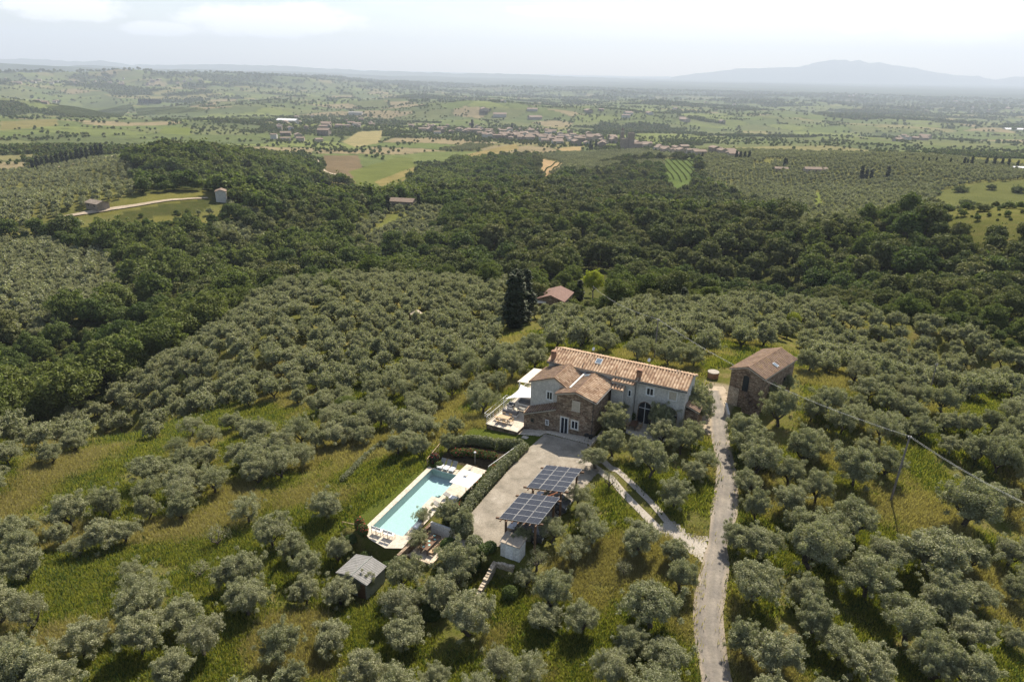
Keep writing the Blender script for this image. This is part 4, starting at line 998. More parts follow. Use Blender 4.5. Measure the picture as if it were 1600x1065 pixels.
def gable(t, a0, a1, b0, b1, ze, zr, zfloor, wallmat, over=.25, ridge='b', tiles=('tiles', 'tiles'), fo=None, bo=None, wallname='wall', capm='tiles', ar=None):
    """a gabled block: walls, two tiled slopes and the ridge; ridge along 'a' or 'b'"""
    fo = over if fo is None else fo; bo = over if bo is None else bo
    m = MB()
    if ridge == 'b':
        am = (a0+a1)/2 if ar is None else ar; h = lambda a: ze+(zr-ze)*((a-a0+over)/(am-a0+over) if a <= am else (a1+over-a)/(a1+over-am))-.17
        m.prism([(a0, b0, zfloor), (a1, b0, zfloor), (a1, b0, h(a1)), (am, b0, zr-.17), (a0, b0, h(a0))], (0, b1-b0, 0))
    else:
        bm = (b0+b1)/2; h = lambda b: ze+(zr-ze)*((b-b0+over)/(bm-b0+over) if b <= bm else (b1+over-b)/(b1+over-bm))-.17
        m.prism([(a0, b0, zfloor), (a0, b1, zfloor), (a0, b1, h(b1)), (a0, bm, zr-.17), (a0, b0, h(b0))], (a1-a0, 0, 0))
    wall = part(t, wallname, m, wallmat)
    if ridge == 'b':
        B0, B1 = b0-fo, b1+bo
        S_ = [((a0-over, B0, ze), (a0-over, B1, ze), (am, B1, zr), (am, B0, zr)), ((a1+over, B1, ze), (a1+over, B0, ze), (am, B0, zr), (am, B1, zr))]
    else:
        A0, A1 = a0-fo, a1+bo
        S_ = [((A1, b0-over, ze), (A0, b0-over, ze), (A0, bm, zr), (A1, bm, zr)), ((A0, b1+over, ze), (A1, b1+over, ze), (A1, bm, zr), (A0, bm, zr))]
    m = MB()
    for E0, E1, R1, R0 in S_: m.prism([E0, E1, R1, R0], (0, 0, -.14))
    roof = part(t, 'roof', m, 'shutter')
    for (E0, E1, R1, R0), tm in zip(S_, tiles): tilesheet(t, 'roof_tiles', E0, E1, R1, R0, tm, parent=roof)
    m = MB(); R0, R1 = S_[0][3], S_[0][2]; k = int(max(abs(R1[0]-R0[0]), abs(R1[1]-R0[1]))/.4)+1
    for i in range(k):
        p = [R0[j]+(R1[j]-R0[j])*i/k for j in range(3)]; q = [R0[j]+(R1[j]-R0[j])*(i+1.06)/k for j in range(3)]; p[2] += .06; q[2] += .06
        m.tube([p, q], [.125, .105], 7)
    part(t, 'ridge_cap', m, 'tiles', parent=roof)
    return wall, roof

def opening(t, name, c, w_, h_, face='b', kind='window', frame='white_paint', depth=.06, fw=.08, mull=True, pane='glass', surround=None, label=None):
    """a framed window or door standing on a wall plane; c = (a, b, z) centre on the wall; face: the axis the wall looks along (negative side, or 'a+' / 'a-')"""
    a, b, z = c
    def bx(m, u0, u1, z0, z1, d0, d1):
        if face == 'b': m.box(a+u0, a+u1, b-d1, b-d0, z+z0, z+z1)
        elif face == 'a+': m.box(a+d0, a+d1, b+u0, b+u1, z+z0, z+z1)
        else: m.box(a-d1, a-d0, b+u0, b+u1, z+z0, z+z1)
    W2, H2 = w_/2, h_/2; m = MB(); e = fw
    bx(m, -W2, -W2+e, -H2, H2, -.02, depth); bx(m, W2-e, W2, -H2, H2, -.02, depth)
    bx(m, -W2+e, W2-e, H2-e, H2, -.02, depth-.003)
    if kind == 'window': bx(m, -W2+e, W2-e, -H2, -H2+e, -.02, depth-.003)
    if mull: bx(m, -e*.45, e*.45, -H2+(e if kind == 'window' else 0), H2-e, .0, depth-.012)
    f = part(t, name, m, frame); 
    if label: f['label'] = label
    m = MB(); bx(m, -W2+e*.9, W2-e*.9, -H2+(e*.9 if kind == 'window' else 0), H2-e*.9, -.02, .012); part(t, 'pane' if pane == 'glass' else ('shutter' if pane == 'shutter' else 'pane'), m, pane, parent=f)
    if surround:
        m = MB(); s = .13; bx(m, -W2-s, -W2, -H2, H2+s, -.02, .035); bx(m, W2, W2+s, -H2, H2+s, -.02, .035); bx(m, -W2, W2, H2, H2+s, -.02, .033)
        if kind == 'window': bx(m, -W2-s-.03, W2+s+.03, -H2-.1, -H2, -.02, .12)
        part(t, 'surround', m, surround, parent=f)
    return f

def arch(t, a, b, z0, r, h, name='arched_door', bars=True):
    n = 10; m = MB(); pts = [(a-r, b, z0), (a+r, b, z0)]+[(a+r*math.cos(PI*k/n), b, z0+h-r+r*math.sin(PI*k/n)) for k in range(n+1)]
    m.prism([(p[0], p[1]+.02, p[2]) for p in pts], (0, -.035, 0)); f = part(t, name, m, 'glass')
    m = MB(); R = r+.1
    out = [(a+R*math.cos(PI*k/n), z0+h-r+R*math.sin(PI*k/n)) for k in range(n+1)]; inn = [(a+r*math.cos(PI*k/n), z0+h-r+r*math.sin(PI*k/n)) for k in range(n+1)]
    out = [(a+R, z0)]+out+[(a-R, z0)]; inn = [(a+r, z0)]+inn+[(a-r, z0)]
    for i in range(len(out)-1):
        q = [out[i], out[i+1], inn[i+1], inn[i]]; m.prism([(p[0], b+.02, p[1]) for p in q], (0, -.08, 0))
    part(t, 'arch_frame', m, 'stone', parent=f)
    if not bars: return
    m = MB(); m.box(a-.04, a+.04, b-.05, b-.0, z0, z0+h-.05); m.box(a-r+.02, a+r-.02, b-.045, b-.0, z0+h-r-.04, z0+h-r+.04); part(t, 'glazing_bar', m, 'white_paint', parent=f)

# farmhouse: the long white block with its gabled wings
H_ = T('farmhouse', 'large farmhouse with a long terracotta roof, white walls and a stone gabled wing', 'farmhouse', -25, 79.5, 0)
gable(H_, -34.75, -15.75, 79.55, 84.7, 6.0, 7.02, -1.8, 'plaster', .35, 'a', ('tiles', 'tiles'), .2, .25, 'main_wall')
gable(H_, -34.85, -29.62, 74.15, 79.5, 4.95, 6.28, -1.8, 'plaster', .3, 'b', ('tiles_old', 'tiles'), .12, .0, 'white_wing_wall', ar=-31.5)
gable(H_, -30.4, -25.3, 72.6, 79.5, 4.95, 5.78, -.9, 'stone', .24, 'b', ('tiles_old', 'tiles'), .2, .0, 'stone_wing_wall', ar=-27.8)
m = MB(); m.prism([(-29.35, 73.95, 5.50), (-29.1, 73.95, 5.50), (-29.1, 79.3, 5.50), (-29.35, 79.3, 5.50)], (0, 0, .12)); part(H_, 'valley_gutter', m, 'lead')
# stone lean-to in front of the white wing
m = MB(); m.prism([(-35.0, 72.6, -1.9), (-30.42, 72.6, -1.9), (-30.42, 72.6, 2.55), (-35.0, 72.6, .75)], (0, 1.54, 0)); part(H_, 'lean_to_wall', m, 'stone')
q = [(-35.1, 72.4, .98), (-30.42, 72.4, 2.8), (-30.42, 74.13, 3.1), (-35.1, 74.13, 1.3)]
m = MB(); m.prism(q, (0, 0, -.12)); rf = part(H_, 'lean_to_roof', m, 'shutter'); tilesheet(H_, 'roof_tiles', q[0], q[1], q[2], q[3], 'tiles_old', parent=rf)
# low roofs between the wings
for a0, a1, b0, zt, nm in ((-25.3, -22.15, 78.5, 5.55, 'upper_canopy'), (-25.0, -23.3, 77.6, 4.85, 'lower_canopy')):
    b1 = 79.54 if nm[0] == 'u' else 78.58
    m = MB(); m.box(a0+(.04 if nm[0] == 'u' else .02), a1-.1, b0+.25, b1, -.3, zt-.15); part(H_, 'bay_wall', m, 'plaster')
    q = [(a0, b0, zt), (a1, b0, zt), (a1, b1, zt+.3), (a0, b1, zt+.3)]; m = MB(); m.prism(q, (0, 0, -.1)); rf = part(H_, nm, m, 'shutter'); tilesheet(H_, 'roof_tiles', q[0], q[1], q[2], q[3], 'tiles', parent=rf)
# tiled lean-to at the road end
q = [(-13.9, 80.2, 2.9), (-13.9, 84.3, 2.9), (-15.74, 84.3, 3.6), (-15.74, 80.2, 3.6)]
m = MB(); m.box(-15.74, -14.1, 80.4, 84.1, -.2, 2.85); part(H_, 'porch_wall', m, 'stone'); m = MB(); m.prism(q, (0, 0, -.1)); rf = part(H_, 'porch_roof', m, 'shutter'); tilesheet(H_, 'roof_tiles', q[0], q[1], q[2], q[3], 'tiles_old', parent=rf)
# openings
opening(H_, 'window', (-20.3, 79.55, 4.75), .95, 1.05, surround='plaster_pale')
opening(H_, 'window', (-17.33, 79.55, 4.85), .95, 1.1, pane='shutter', frame='shutter', mull=False, surround='plaster_pale', label='window with closed beige shutters')
arch(H_, -20.75, 79.55, -.02, .85, 3.1); arch(H_, -17.41, 79.55, -.02, .85, 3.1)
opening(H_, 'window', (-22.75, 78.72, 4.3), .45, .95, mull=False)
opening(H_, 'window', (-32.1, 74.15, 3.65), .85, 1.15, surround='plaster_pale', pane='glass', label='white-walled window beside the stone gable')
opening(H_, 'window', (-27.75, 72.6, 3.85), .85, 1.2, pane='shutter', frame='shutter', mull=False, surround='travertine', label='upper window with closed beige shutters')
opening(H_, 'door', (-29.2, 72.6, .75), 1.05, 2.35, kind='door', surround='travertine', label='tall dark glazed door in a pale frame')
opening(H_, 'window', (-27.78, 72.6, 1.2), .95, 1.2, surround='travertine', label='ground floor window with a pale frame')
opening(H_, 'window', (-31.62, 72.6, .55), .5, .8, surround=None, label='small window in the lean-to')
opening(H_, 'window', (-33.77, 72.6, .3), .45, .5, mull=False, frame='dark_metal')
opening(H_, 'window', (-34.85, 75.2, 3.9), .5, .6, face='a-', mull=False, frame='dark_metal')
opening(H_, 'window', (-15.75, 82.1, 4.8), .7, .9, face='a+')
def chim(a, b, z0, z1, w_=.55, mt='brick'):
    m = MB(); m.box(a-w_/2, a+w_/2, b-w_/2, b+w_/2, z0, z1); c = part(H_, 'chimney', m, mt)
    m = MB(); m.box(a-w_/2-.07, a+w_/2+.07, b-w_/2-.07, b+w_/2+.07, z1, z1+.08)
    for sx in (-1, 1):
        for sy in (-1, 1): m.box(a+sx*w_*.33-.06, a+sx*w_*.33+.06, b+sy*w_*.33-.06, b+sy*w_*.33+.06, z1+.08, z1+.26)
    m.box(a-w_/2-.05, a+w_/2+.05, b-w_/2-.05, b+w_/2+.05, z1+.26, z1+.33); part(H_, 'chimney_cap', m, mt, parent=c)
chim(-34.25, 80.0, 5.8, 7.15); chim(-22.05, 79.95, 5.8, 7.05, .6)
def skylight(t, a, b, z, w_, l, tiltb=0, tilta=0, name='skylight'):
    m = MB(); f = lambda u, v, dz: (a+u, b+v, z+v*tiltb+u*tilta+dz)
    m.prism([f(-w_/2, -l/2, 0), f(w_/2, -l/2, 0), f(w_/2, l/2, 0), f(-w_/2, l/2, 0)], (0, 0, .2)); s = part(t, name, m, 'metal')
    m = MB(); w_ -= .16; l -= .16; m.prism([f(-w_/2, -l/2, .2), f(w_/2, -l/2, .2), f(w_/2, l/2, .2), f(-w_/2, l/2, .2)], (0, 0, .012)); part(t, 'pane', m, 'skylight_glass', parent=s)
skylight(H_, -28.05, 81.05, 6.68, .9, 1.0, .35); skylight(H_, -17.9, 83.5, 6.5, .8, .8, -.35); skylight(H_, -28.55, 78.2, 5.62, .7, .7, 0, .3)
for a, b, z0 in ((-29.9, 80.3, 6.2), (-25.2, 80.2, 6.2)):
    m = MB(); m.tube([(a, b, z0), (a, b, z0+.75)], .05, 6); m.tube([(a, b, z0+.75), (a, b, z0+.82)], .09, 6); part(H_, 'vent_pipe', m, 'rust')
for a, b, z0, z1 in ((-22.24, 79.49, -.1, 5.75), (-25.42, 72.5, -.1, 4.85)):
    m = MB(); m.tube([(a, b, z0), (a, b, z1), (a, b-.25, z1+.15)], .05, 6); part(H_, 'downpipe', m, 'dark_metal')
m = MB(); m.tube([(-22.0, 79.14, 5.88), (-15.5, 79.14, 5.88)], .06, 6); m.tube([(-34.9, 79.14, 5.9), (-32.2, 79.14, 5.9)], .06, 6); m.tube([(-25.0, 72.5, 4.86), (-25.0, 78.0, 4.86)], .06, 6); part(H_, 'gutter', m, 'dark_metal')
for a, b, z in ((-29.2, 82.2, 7.0), (-21.4, 82.2, 7.0)):
    m = MB(); m.tube([(a, b, z), (a, b, z+.95)], .02, 5); dsh = T('satellite_dish', 'small white dish aerial on the farmhouse ridge, '+('the one nearer the left chimney' if a < -25 else 'the one nearer the road end'), 'satellite dish', a, b, z+.1)
    part(dsh, 'mast', m, 'metal'); m = MB(); n = 12; c0 = Vector((a-.08, b-.1, z+1.0)); ax = Vector((-.5, -.7, .5)).normalized(); u_ = ax.orthogonal().normalized(); v_ = ax.cross(u_)
    vs = [tuple(c0)]+[tuple(c0+ax*.06+(u_*math.cos(2*PI*k/n)+v_*math.sin(2*PI*k/n))*.26) for k in range(n)]; vs += [tuple(Vector(p)-ax*.02) for p in vs]
    m.add(vs, [(0, 1+k, 1+(k+1) % n) for k in range(n)]+[(n+1, n+2+(k+1) % n, n+2+k) for k in range(n)]+[(1+k, n+2+k, n+2+(k+1) % n, 1+(k+1) % n) for k in range(n)]); part(dsh, 'dish', m, 'white_paint')

# paved path along the stone wall, raised terrace
drape('path', [W(-35.0, 70.95), W(-25.1, 71.0), W(-24.85, 70.6), W(-24.8, 73.3), W(-25.2, 73.3), W(-25.2, 72.7), W(-35.0, 72.7)], 'travertine', .07, .15)
m = MB(); m.box(-24.8, -24.6, 69.7, 74.5, -.4, .28); k = T('kerb_wall', 'low pale kerb wall beside the stone gable corner', 'wall', -24.7, 72, 0); part(k, 'kerb', m, 'pale_stone')
t = T('terrace', 'raised terrace paved in pale stone beside the white wing', 'terrace', -37.3, 76, -.95)
m = MB(); m.box(-39.7, -34.87, 72.62, 85.2, -2.3, -.98); m.box(-39.7, -35.0, 70.85, 72.62, -2.3, -.981); part(t, 'retaining_wall', m, 'stone')
m = MB(); m.box(-39.8, -34.86, 72.6, 85.25, -.98, -.9); m.box(-39.8, -35.01, 70.75, 72.6, -.981, -.901); part(t, 'paving', m, 'travertine')
m = MB(); m.box(-34.0, -33.2, 69.9, 70.5, -1.1, -.98); k = T('stone_step', 'single pale stone step on the lawn below the path', 'step', -33.6, 70.2, -1.1); part(k, 'tread', m, 'travertine')
def rail(t, pts, h, mat, nbar=1, step=1.6, r=.03, rb=.02, name='rail'):
    m = MB(); pts = [Vector(p) for p in pts]; mp = MB()
    for p, q in zip(pts[:-1], pts[1:]):
        for k in range(nbar): zz_ = Vector((0, 0, h*(k+1)/nbar)); m.tube([p+zz_, q+zz_], r if k == nbar-1 else rb, 5)
        n = max(1, int(round((q-p).length/step)))
        for k in range(n+1): c = p+(q-p)*k/n; mp.tube([c-Vector((0, 0, .1)), c+Vector((0, 0, h))], r, 5)
    part(t, name, m, mat); part(t, 'posts', mp, mat)
t = T('terrace_railing', 'white metal railing along the outer edge of the raised terrace', 'railing', -39.7, 76, -.9)
rail(t, [(-39.72, 70.95, -.9), (-39.72, 84.8, -.9)], 1.0, 'white_paint', 3, 1.8, .03, .012)
t = T('flower_planter', 'narrow glass-sided planter outside the terrace railing', 'planter', -40.5, 74.5, -1.8)
rail(t, [(-39.95, 72.4, -1.4), (-41.0, 72.6, -1.4), (-41.0, 79.0, -1.4), (-39.95, 79.0, -1.4)], .9, 'white_paint', 2, 1.6, .025, .012)
# shade sail
t = T('shade_sail', 'white shade sail stretched over the end of the terrace', 'shade sail', -37.3, 76.8, -.9)
n = 12; P4 = [(-38.9, 74.6, 1.35), (-34.95, 76.0, 1.75), (-34.95, 78.7, 2.3), (-38.7, 79.0, 1.75)]; vs = []; fs = []
for i in range(n+1):
    for j in range(n+1):
        u_, v_ = i/n, j/n; cu = u_+(.5-u_)*.26*math.sin(v_*PI); cv = v_+(.5-v_)*.26*math.sin(u_*PI)
        p = [(P4[0][k]*(1-cu)+P4[1][k]*cu)*(1-cv)+(P4[3][k]*(1-cu)+P4[2][k]*cu)*cv for k in range(3)]; p[2] -= .18*math.sin(cu*PI)*math.sin(cv*PI); vs.append(tuple(p))
for i in range(n):
    for j in range(n): fs.append((i*(n+1)+j, (i+1)*(n+1)+j, (i+1)*(n+1)+j+1, i*(n+1)+j+1))
N0 = len(vs); vs += [(p[0], p[1], p[2]-.012) for p in vs]; fs += [tuple(i+N0 for i in f[::-1]) for f in fs]
m = MB(); m.add(vs, fs); part(t, 'canvas', m, 'white_cloth')
for a, b, zt in ((-39.0, 74.5, 1.45), (-38.8, 79.1, 1.85)): m = MB(); m.tube([(a, b, -.9), (a-.1, b, zt)], .045, 6); part(t, 'pole', m, 'white_paint')
t = T('pergola', 'pergola with a flat cream awning beyond the shade sail', 'pergola', -37.6, 82.3, -.9)
m = MB(); m.prism([(-39.5, 79.5, 1.75), (-35.1, 79.5, 2.1), (-35.1, 84.9, 2.1), (-39.5, 84.9, 1.75)], (0, 0, .08)); part(t, 'awning', m, 'linen_cream')
for a, b in ((-39.3, 79.7), (-39.3, 84.7), (-35.3, 84.7)): m = MB(); m.box(a-.05, a+.05, b-.05, b+.05, -.9, 1.75 if a < -37 else 2.06); part(t, 'post', m, 'white_paint')
# sofas, table, chairs on the terrace
def sofa(a, b, w_, lab, face=-1):
    t = T('sofa', lab, 'sofa', a, b, -.9, 'outdoor sofas on the terrace')
    m = MB(); m.box(a-w_/2, a+w_/2, b-.4, b+.4, -.85, -.6); part(t, 'base', m, 'white_paint')
    n = max(1, int(w_/.75))
    for k in range(n): m = MB(); x0 = a-w_/2+.06+k*(w_-.12)/n; m.box(x0+.01, x0+(w_-.12)/n-.01, b-.36, b+.36, -.6, -.42); part(t, 'seat_cushion', m, 'grey_cloth')
    m = MB(); y = b+.3*(-face); m.box(a-w_/2, a+w_/2, y-.1, y+.1, -.6, -.08); part(t, 'backrest', m, 'grey_cloth')
    for s in (-1, 1): m = MB(); m.box(a+s*(w_/2-.07)-.07, a+s*(w_/2-.07)+.07, b-.36, b+.36, -.42, -.25); part(t, 'armrest', m, 'grey_cloth')
sofa(-37.3, 78.2, 2.4, 'long grey outdoor sofa nearest the shade sail', -1); sofa(-38.0, 74.6, 2.2, 'grey outdoor sofa with its back to the lawn', 1)
sofa(-35.8, 75.6, .9, 'grey outdoor armchair close to the white wall'); sofa(-38.9, 76.4, .9, 'grey outdoor armchair close to the terrace railing')
t = T('coffee_table', 'low square coffee table between the grey sofas', 'table', -37.2, 76.3, -.9); m = MB(); m.box(-37.7, -36.7, 75.9, 76.7, -.56, -.5); part(t, 'tabletop', m, 'grey_roof')
for sx in (-1, 1):
    for sy in (-1, 1): m = MB(); m.box(-37.2+sx*.42-.03, -37.2+sx*.42+.03, 76.3+sy*.33-.03, 76.3+sy*.33+.03, -.9, -.56); part(t, 'leg', m, 'dark_metal')
def table(a, b, z, w_, l, lab, mt='pale_wood', rot=0):
    t = T('dining_table', lab, 'table', a, b, z); m = MB(); m.box(a-w_/2, a+w_/2, b-l/2, b+l/2, z+.70, z+.75); part(t, 'tabletop', m, mt)
    for sx in (-1, 1):
        for sy in (-1, 1): m = MB(); m.box(a+sx*(w_/2-.08)-.03, a+sx*(w_/2-.08)+.03, b+sy*(l/2-.08)-.03, b+sy*(l/2-.08)+.03, z, z+.70); part(t, 'leg', m, mt)
    return t
def chair(a, b, z, rot, lab, grp, mt='pale_wood', seat='pale_wood', s=1.0):
    t = thing('chair', lab, 'chair', a, b, z, rot, grp); t['_o'] = (0, 0, 0); t.scale = (s,)*3
    m = MB(); m.box(-.24, .24, -.23, .23, .42, .46); part(t, 'seat', m, seat); m = MB(); m.box(-.24, .24, .2, .24, .62, .88); part(t, 'backrest', m, seat)
    for sx in (-1, 1):
        for sy in (-1, 1): m = MB(); m.tube([(sx*.22, sy*.22, 0), (sx*.22, sy*.22, .42 if sy < 0 else .9)], .022, 5); part(t, 'leg', m, mt)
    return t
table(-37.9, 72.4, -.9, 1.7, .9, 'dining table at the lawn end of the raised terrace', 'pale_wood')
for k, (da, db, r_) in enumerate(((-.5, .75, 0), (.5, .75, 0), (-.5, -.75, PI), (.5, -.75, PI), (1.15, 0, -PI/2), (-1.15, 0, PI/2))): chair(-37.9+da, 72.4+db, -.9, r_, 'slatted wooden chair at the terrace dining table', 'chairs round the terrace table')
t = T('barbecue', 'black kettle barbecue by the corner of the stone gable', 'barbecue', -25.7, 71.5, .05)
m = MB(); m.tube([(-25.7, 71.5, .62), (-25.7, 71.5, .72), (-25.7, 71.5, .95), (-25.7, 71.5, 1.08)], [.16, .31, .30, .1], 12); part(t, 'bowl', m, 'rubber')
for k in range(3): m = MB(); m.tube([(-25.7+.12*math.cos(k*2.1), 71.5+.12*math.sin(k*2.1), .66), (-25.7+.32*math.cos(k*2.1), 71.5+.32*math.sin(k*2.1), .05)], .02, 5); part(t, 'leg', m, 'dark_metal')
m = MB(); m.box(-25.35, -24.95, 71.3, 71.7, .5, .95); part(t, 'side_shelf', m, 'rubber')
# furniture under the arches
table(-21.5, 77.6, 0, .9, 1.6, 'wooden table on the patio under the arched doors', 'wood')
for da, db, r_ in ((-.75, -.4, PI/2), (-.75, .4, PI/2), (.75, -.4, -PI/2), (.75, .4, -PI/2)): chair(-21.5+da, 77.6+db, 0, r_, 'wooden chair at the patio table under the arches', 'chairs at the patio table')
m = MB(); m.prism([(-22.0, 75.9, .0), (-19.5, 75.2, .0), (-16.0, 76.6, .0), (-15.8, 79.4, .0), (-22.9, 79.5, .0)], (0, 0, .06)); o = m.build('patio', 'travertine'); o.rotation_euler = (0, 0, AX); tag(o, kind='structure')

# stone barn beyond the road
B_ = thing('stone_barn', 'small stone barn with a gabled tile roof standing at the end of the lane', 'barn', -12.2, 91.0, 0, math.radians(-17)); B_['_o'] = (0, 0, 0)
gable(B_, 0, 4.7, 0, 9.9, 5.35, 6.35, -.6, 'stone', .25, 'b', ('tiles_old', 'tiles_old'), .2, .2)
arch(B_, 2.3, 0, 2.7, .45, 2.4, 'arched_opening', False)
m = MB(); m.box(-.03, 1.5, -.05, -.01, -.6, 2.8); part(B_, 'pale_render', m, 'pale_stone')
skylight(B_, 4.1, 4.6, 5.72, .8, .7, 0, -.38)
opening(B_, 'window', (4.7, 2.7, 3.2), .5, .6, face='a+', mull=False, frame='dark_metal'); opening(B_, 'window', (4.7, 7.0, 3.2), .5, .6, face='a+', mull=False, frame='dark_metal')
m = MB()
for k in range(9): m.box(2.75+k*.24, 2.99+k*.24, -1.2, -.01, -.6, 2.6-k*.3)
part(B_, 'outside_stair', m, 'stone')
t = T('stone_well', 'round brick well with a flat pale cover in the gravel yard by the barn', 'well', -15.8, 98.7, .2)
m = MB(); m.tube([(-15.8, 98.7, 0), (-15.8, 98.7, 1.05)], .82, 18); part(t, 'well_wall', m, 'brick'); m = MB(); m.tube([(-15.8, 98.7, 1.05), (-15.8, 98.7, 1.17)], .86, 18); part(t, 'cover', m, 'concrete')
t = T('parapet_wall', 'short plastered parapet casting its shadow on the lane below the barn', 'wall', -11.4, 87.0, 0); m = MB(); m.prism([(-12.2, 89.6, -.3), (-11.95, 89.6, -.3), (-10.9, 86.2, -.3), (-11.2, 86.1, -.3)], (0, 0, 1.1)); part(t, 'parapet', m, 'plaster')

# ---------------------------------------------------------------- the pool
PZ = -1.58
pool = thing('swimming_pool', 'long rectangular turquoise swimming pool with a pale stone edge', 'swimming pool', -39.72, 46.4, PZ, math.radians(3.4)); pool['_o'] = (0, 0, 0)
PWd, PL = 3.78, 12.5
m = MB(); dz = -1.0
m.add([(0, 0, dz), (PWd, 0, dz), (PWd, PL, dz), (0, PL, dz)], [(0, 1, 2, 3)])
m.add([(0, 0, dz), (0, PL, dz), (0, PL, -.02), (0, 0, -.02)], [(0, 1, 2, 3)]); m.add([(PWd, 0, dz), (PWd, 0, -.02), (PWd, PL, -.02), (PWd, PL, dz)], [(0, 1, 2, 3)])
m.add([(0, PL, dz), (PWd, PL, dz), (PWd, PL, -.02), (0, PL, -.02)], [(0, 1, 2, 3)]); m.add([(0, 0, dz), (0, 0, -.02), (PWd, 0, -.02), (PWd, 0, dz)], [(0, 1, 2, 3)]); part(pool, 'basin', m, 'pool_mosaic')
m = MB(); n = 24
m.add([(0, 0, -.12), (PWd, 0, -.12), (PWd, PL, -.12), (0, PL, -.12)], [(0, 1, 2, 3)]); part(pool, 'water', m, 'pool_water')
m = MB()
for k in range(3): m.box(PWd-.55-.38*k, PWd-.02-.38*k if k == 0 else PWd-.552-.38*(k-1), 8.3, 9.7, dz+.01, -.26-.2*k)
part(pool, 'steps', m, 'pool_mosaic')
m = MB(); m.box(2.9, 3.78, 5.2, 7.5, -.5, .0); part(pool, 'sun_ledge', m, 'travertine')
pd_ = thing('pool_deck', None, None, -39.72, 46.4, PZ, math.radians(3.4)); C.objects.unlink(pd_); bpy.data.objects.remove(pd_)
m = MB(); t_ = .07
m.prism([(-.62, -.4, -t_), (0, -.4, -t_), (0, PL, -t_), (-.62, PL+.35, -t_)], (0, 0, t_))
m.prism([(-.62, -.402, -t_-.001), (-.3, -1.0, -t_-.001), (.9, -1.75, -t_-.001), (3.2, -2.3, -t_-.001), (4.75, -1.6, -t_-.001), (4.75, -.003, -t_-.001), (0.0, -.003, -t_-.001), (0, -.402, -t_-.001)], (0, 0, t_))
m.prism([(PWd, -.003, -t_-.002), (4.75, -.003, -t_-.002), (4.75, 7.0, -t_-.002), (6.2, 7.0, -t_-.002), (7.1, 10.5, -t_-.002), (6.6, 14.9, -t_-.002), (3.3, 15.2, -t_-.002), (3.1, PL+.002, -t_-.002), (PWd, PL+.002, -t_-.002)], (0, 0, t_))
m.prism([(0, PL+.003, -t_+.001), (3.1, PL+.003, -t_+.001), (3.1, 13.6, -t_+.001), (.3, 13.3, -t_+.001)], (0, 0, t_))
o = m.build('pool_terrace', 'travertine'); o.location = pool.location; o.rotation_euler = pool.rotation_euler; tag(o, kind='structure')
bpy.context.view_layer.update()
def pw(p, q): # pool coordinates to the estate grid
    c, s = math.cos(math.radians(3.4)), math.sin(math.radians(3.4)); return -39.72+p*c-q*s, 46.4+p*s+q*c
def lounger(p, q, rot, lab, grp, back=.5):
    a, b = pw(p, q); t = thing('sun_lounger', lab, 'sun lounger', a, b, PZ, rot, grp); t['_o'] = (0, 0, 0)
    m = MB(); m.box(-.32, .32, -.6, .35, .24, .30); part(t, 'frame', m, 'white_paint')
    m = MB(); m.box(-.29, .29, -.58, .33, .30, .37); part(t, 'cushion', m, 'white_cloth')
    m = MB(); m.prism([(-.3, .35, .3), (.3, .35, .3), (.3, .35+.75*math.cos(back), .3+.75*math.sin(back)), (-.3, .35+.75*math.cos(back), .3+.75*math.sin(back))], (0, -.06, .06)); part(t, 'backrest', m, 'grey_roof')
    for sx in (-1, 1):
        for y in (-.5, .28): m = MB(); m.box(sx*.28-.025, sx*.28+.025, y-.025, y+.025, 0, .24); part(t, 'leg', m, 'white_paint')
for k in range(3): lounger(.9+k*.78, 13.15, math.radians(3), ('leftmost', 'middle', 'rightmost')[k]+' of three white loungers with grey backs at the far end of the pool', 'loungers at the far end of the pool', .9)
for k in range(4):
    t = chair(*pw(.95+k*.58+(.25 if k > 1 else 0), -.75), PZ, PI, ('first', 'second', 'third', 'fourth')[k]+' from the left of four white-seated chairs at the near pool end', 'folding chairs at the near end of the pool', 'pale_wood', 'white_cloth', 1.15)
for k in range(2): lounger(5.3-.25*k, 7.9-2.0*k, PI/2+math.radians(3), ('broad white lounger beside the pool, the one nearer the parasol', 'broad white lounger beside the pool, the one by the sun ledge')[k], 'white loungers on the hedge side of the pool', .35)
lounger(4.35, 2.0, math.radians(3), 'white lounger lying beside the near half of the pool', 'white loungers on the hedge side of the pool', .3)
a, b = pw(.55, 12.95); t = T('flower_pot', 'small round pale pot at the corner of the pool by the loungers', 'pot', a, b, PZ); m = MB(); m.tube([(a, b, PZ), (a, b, PZ+.2), (a, b, PZ+.42)], [.16, .27, .24], 12); part(t, 'pot', m, 'travertine')
# parasol
a, b = -34.0, 56.0; t = T('parasol', 'large square off-white parasol beside the pool', 'parasol', a, b, PZ)
m = MB(); m.add([(a-1.25, b-1.45, .65), (a+1.25, b-1.45, .65), (a+1.25, b+1.45, .65), (a-1.25, b+1.45, .65), (a, b, 1.1), (a-1.25, b-1.45, .63), (a+1.25, b-1.45, .63), (a+1.25, b+1.45, .63), (a-1.25, b+1.45, .63), (a, b, 1.07)],
      [(0, 1, 4), (1, 2, 4), (2, 3, 4), (3, 0, 4), (6, 5, 9), (7, 6, 9), (8, 7, 9), (5, 8, 9), (0, 5, 6, 1), (1, 6, 7, 2), (2, 7, 8, 3), (3, 8, 5, 0)]); cp_ = part(t, 'canopy', m, 'white_cloth')
m = MB(); m.box(a-.2, a+.2, b-.2, b+.2, 1.08, 1.14); part(t, 'vent', m, 'linen_cream', parent=cp_); m = MB(); m.tube([(a, b, PZ), (a, b, 1.1)], .035, 8); part(t, 'pole', m, 'pale_wood'); m = MB(); m.box(a-.35, a+.35, b-.35, b+.35, PZ, PZ+.08); part(t, 'base', m, 'grey_roof')
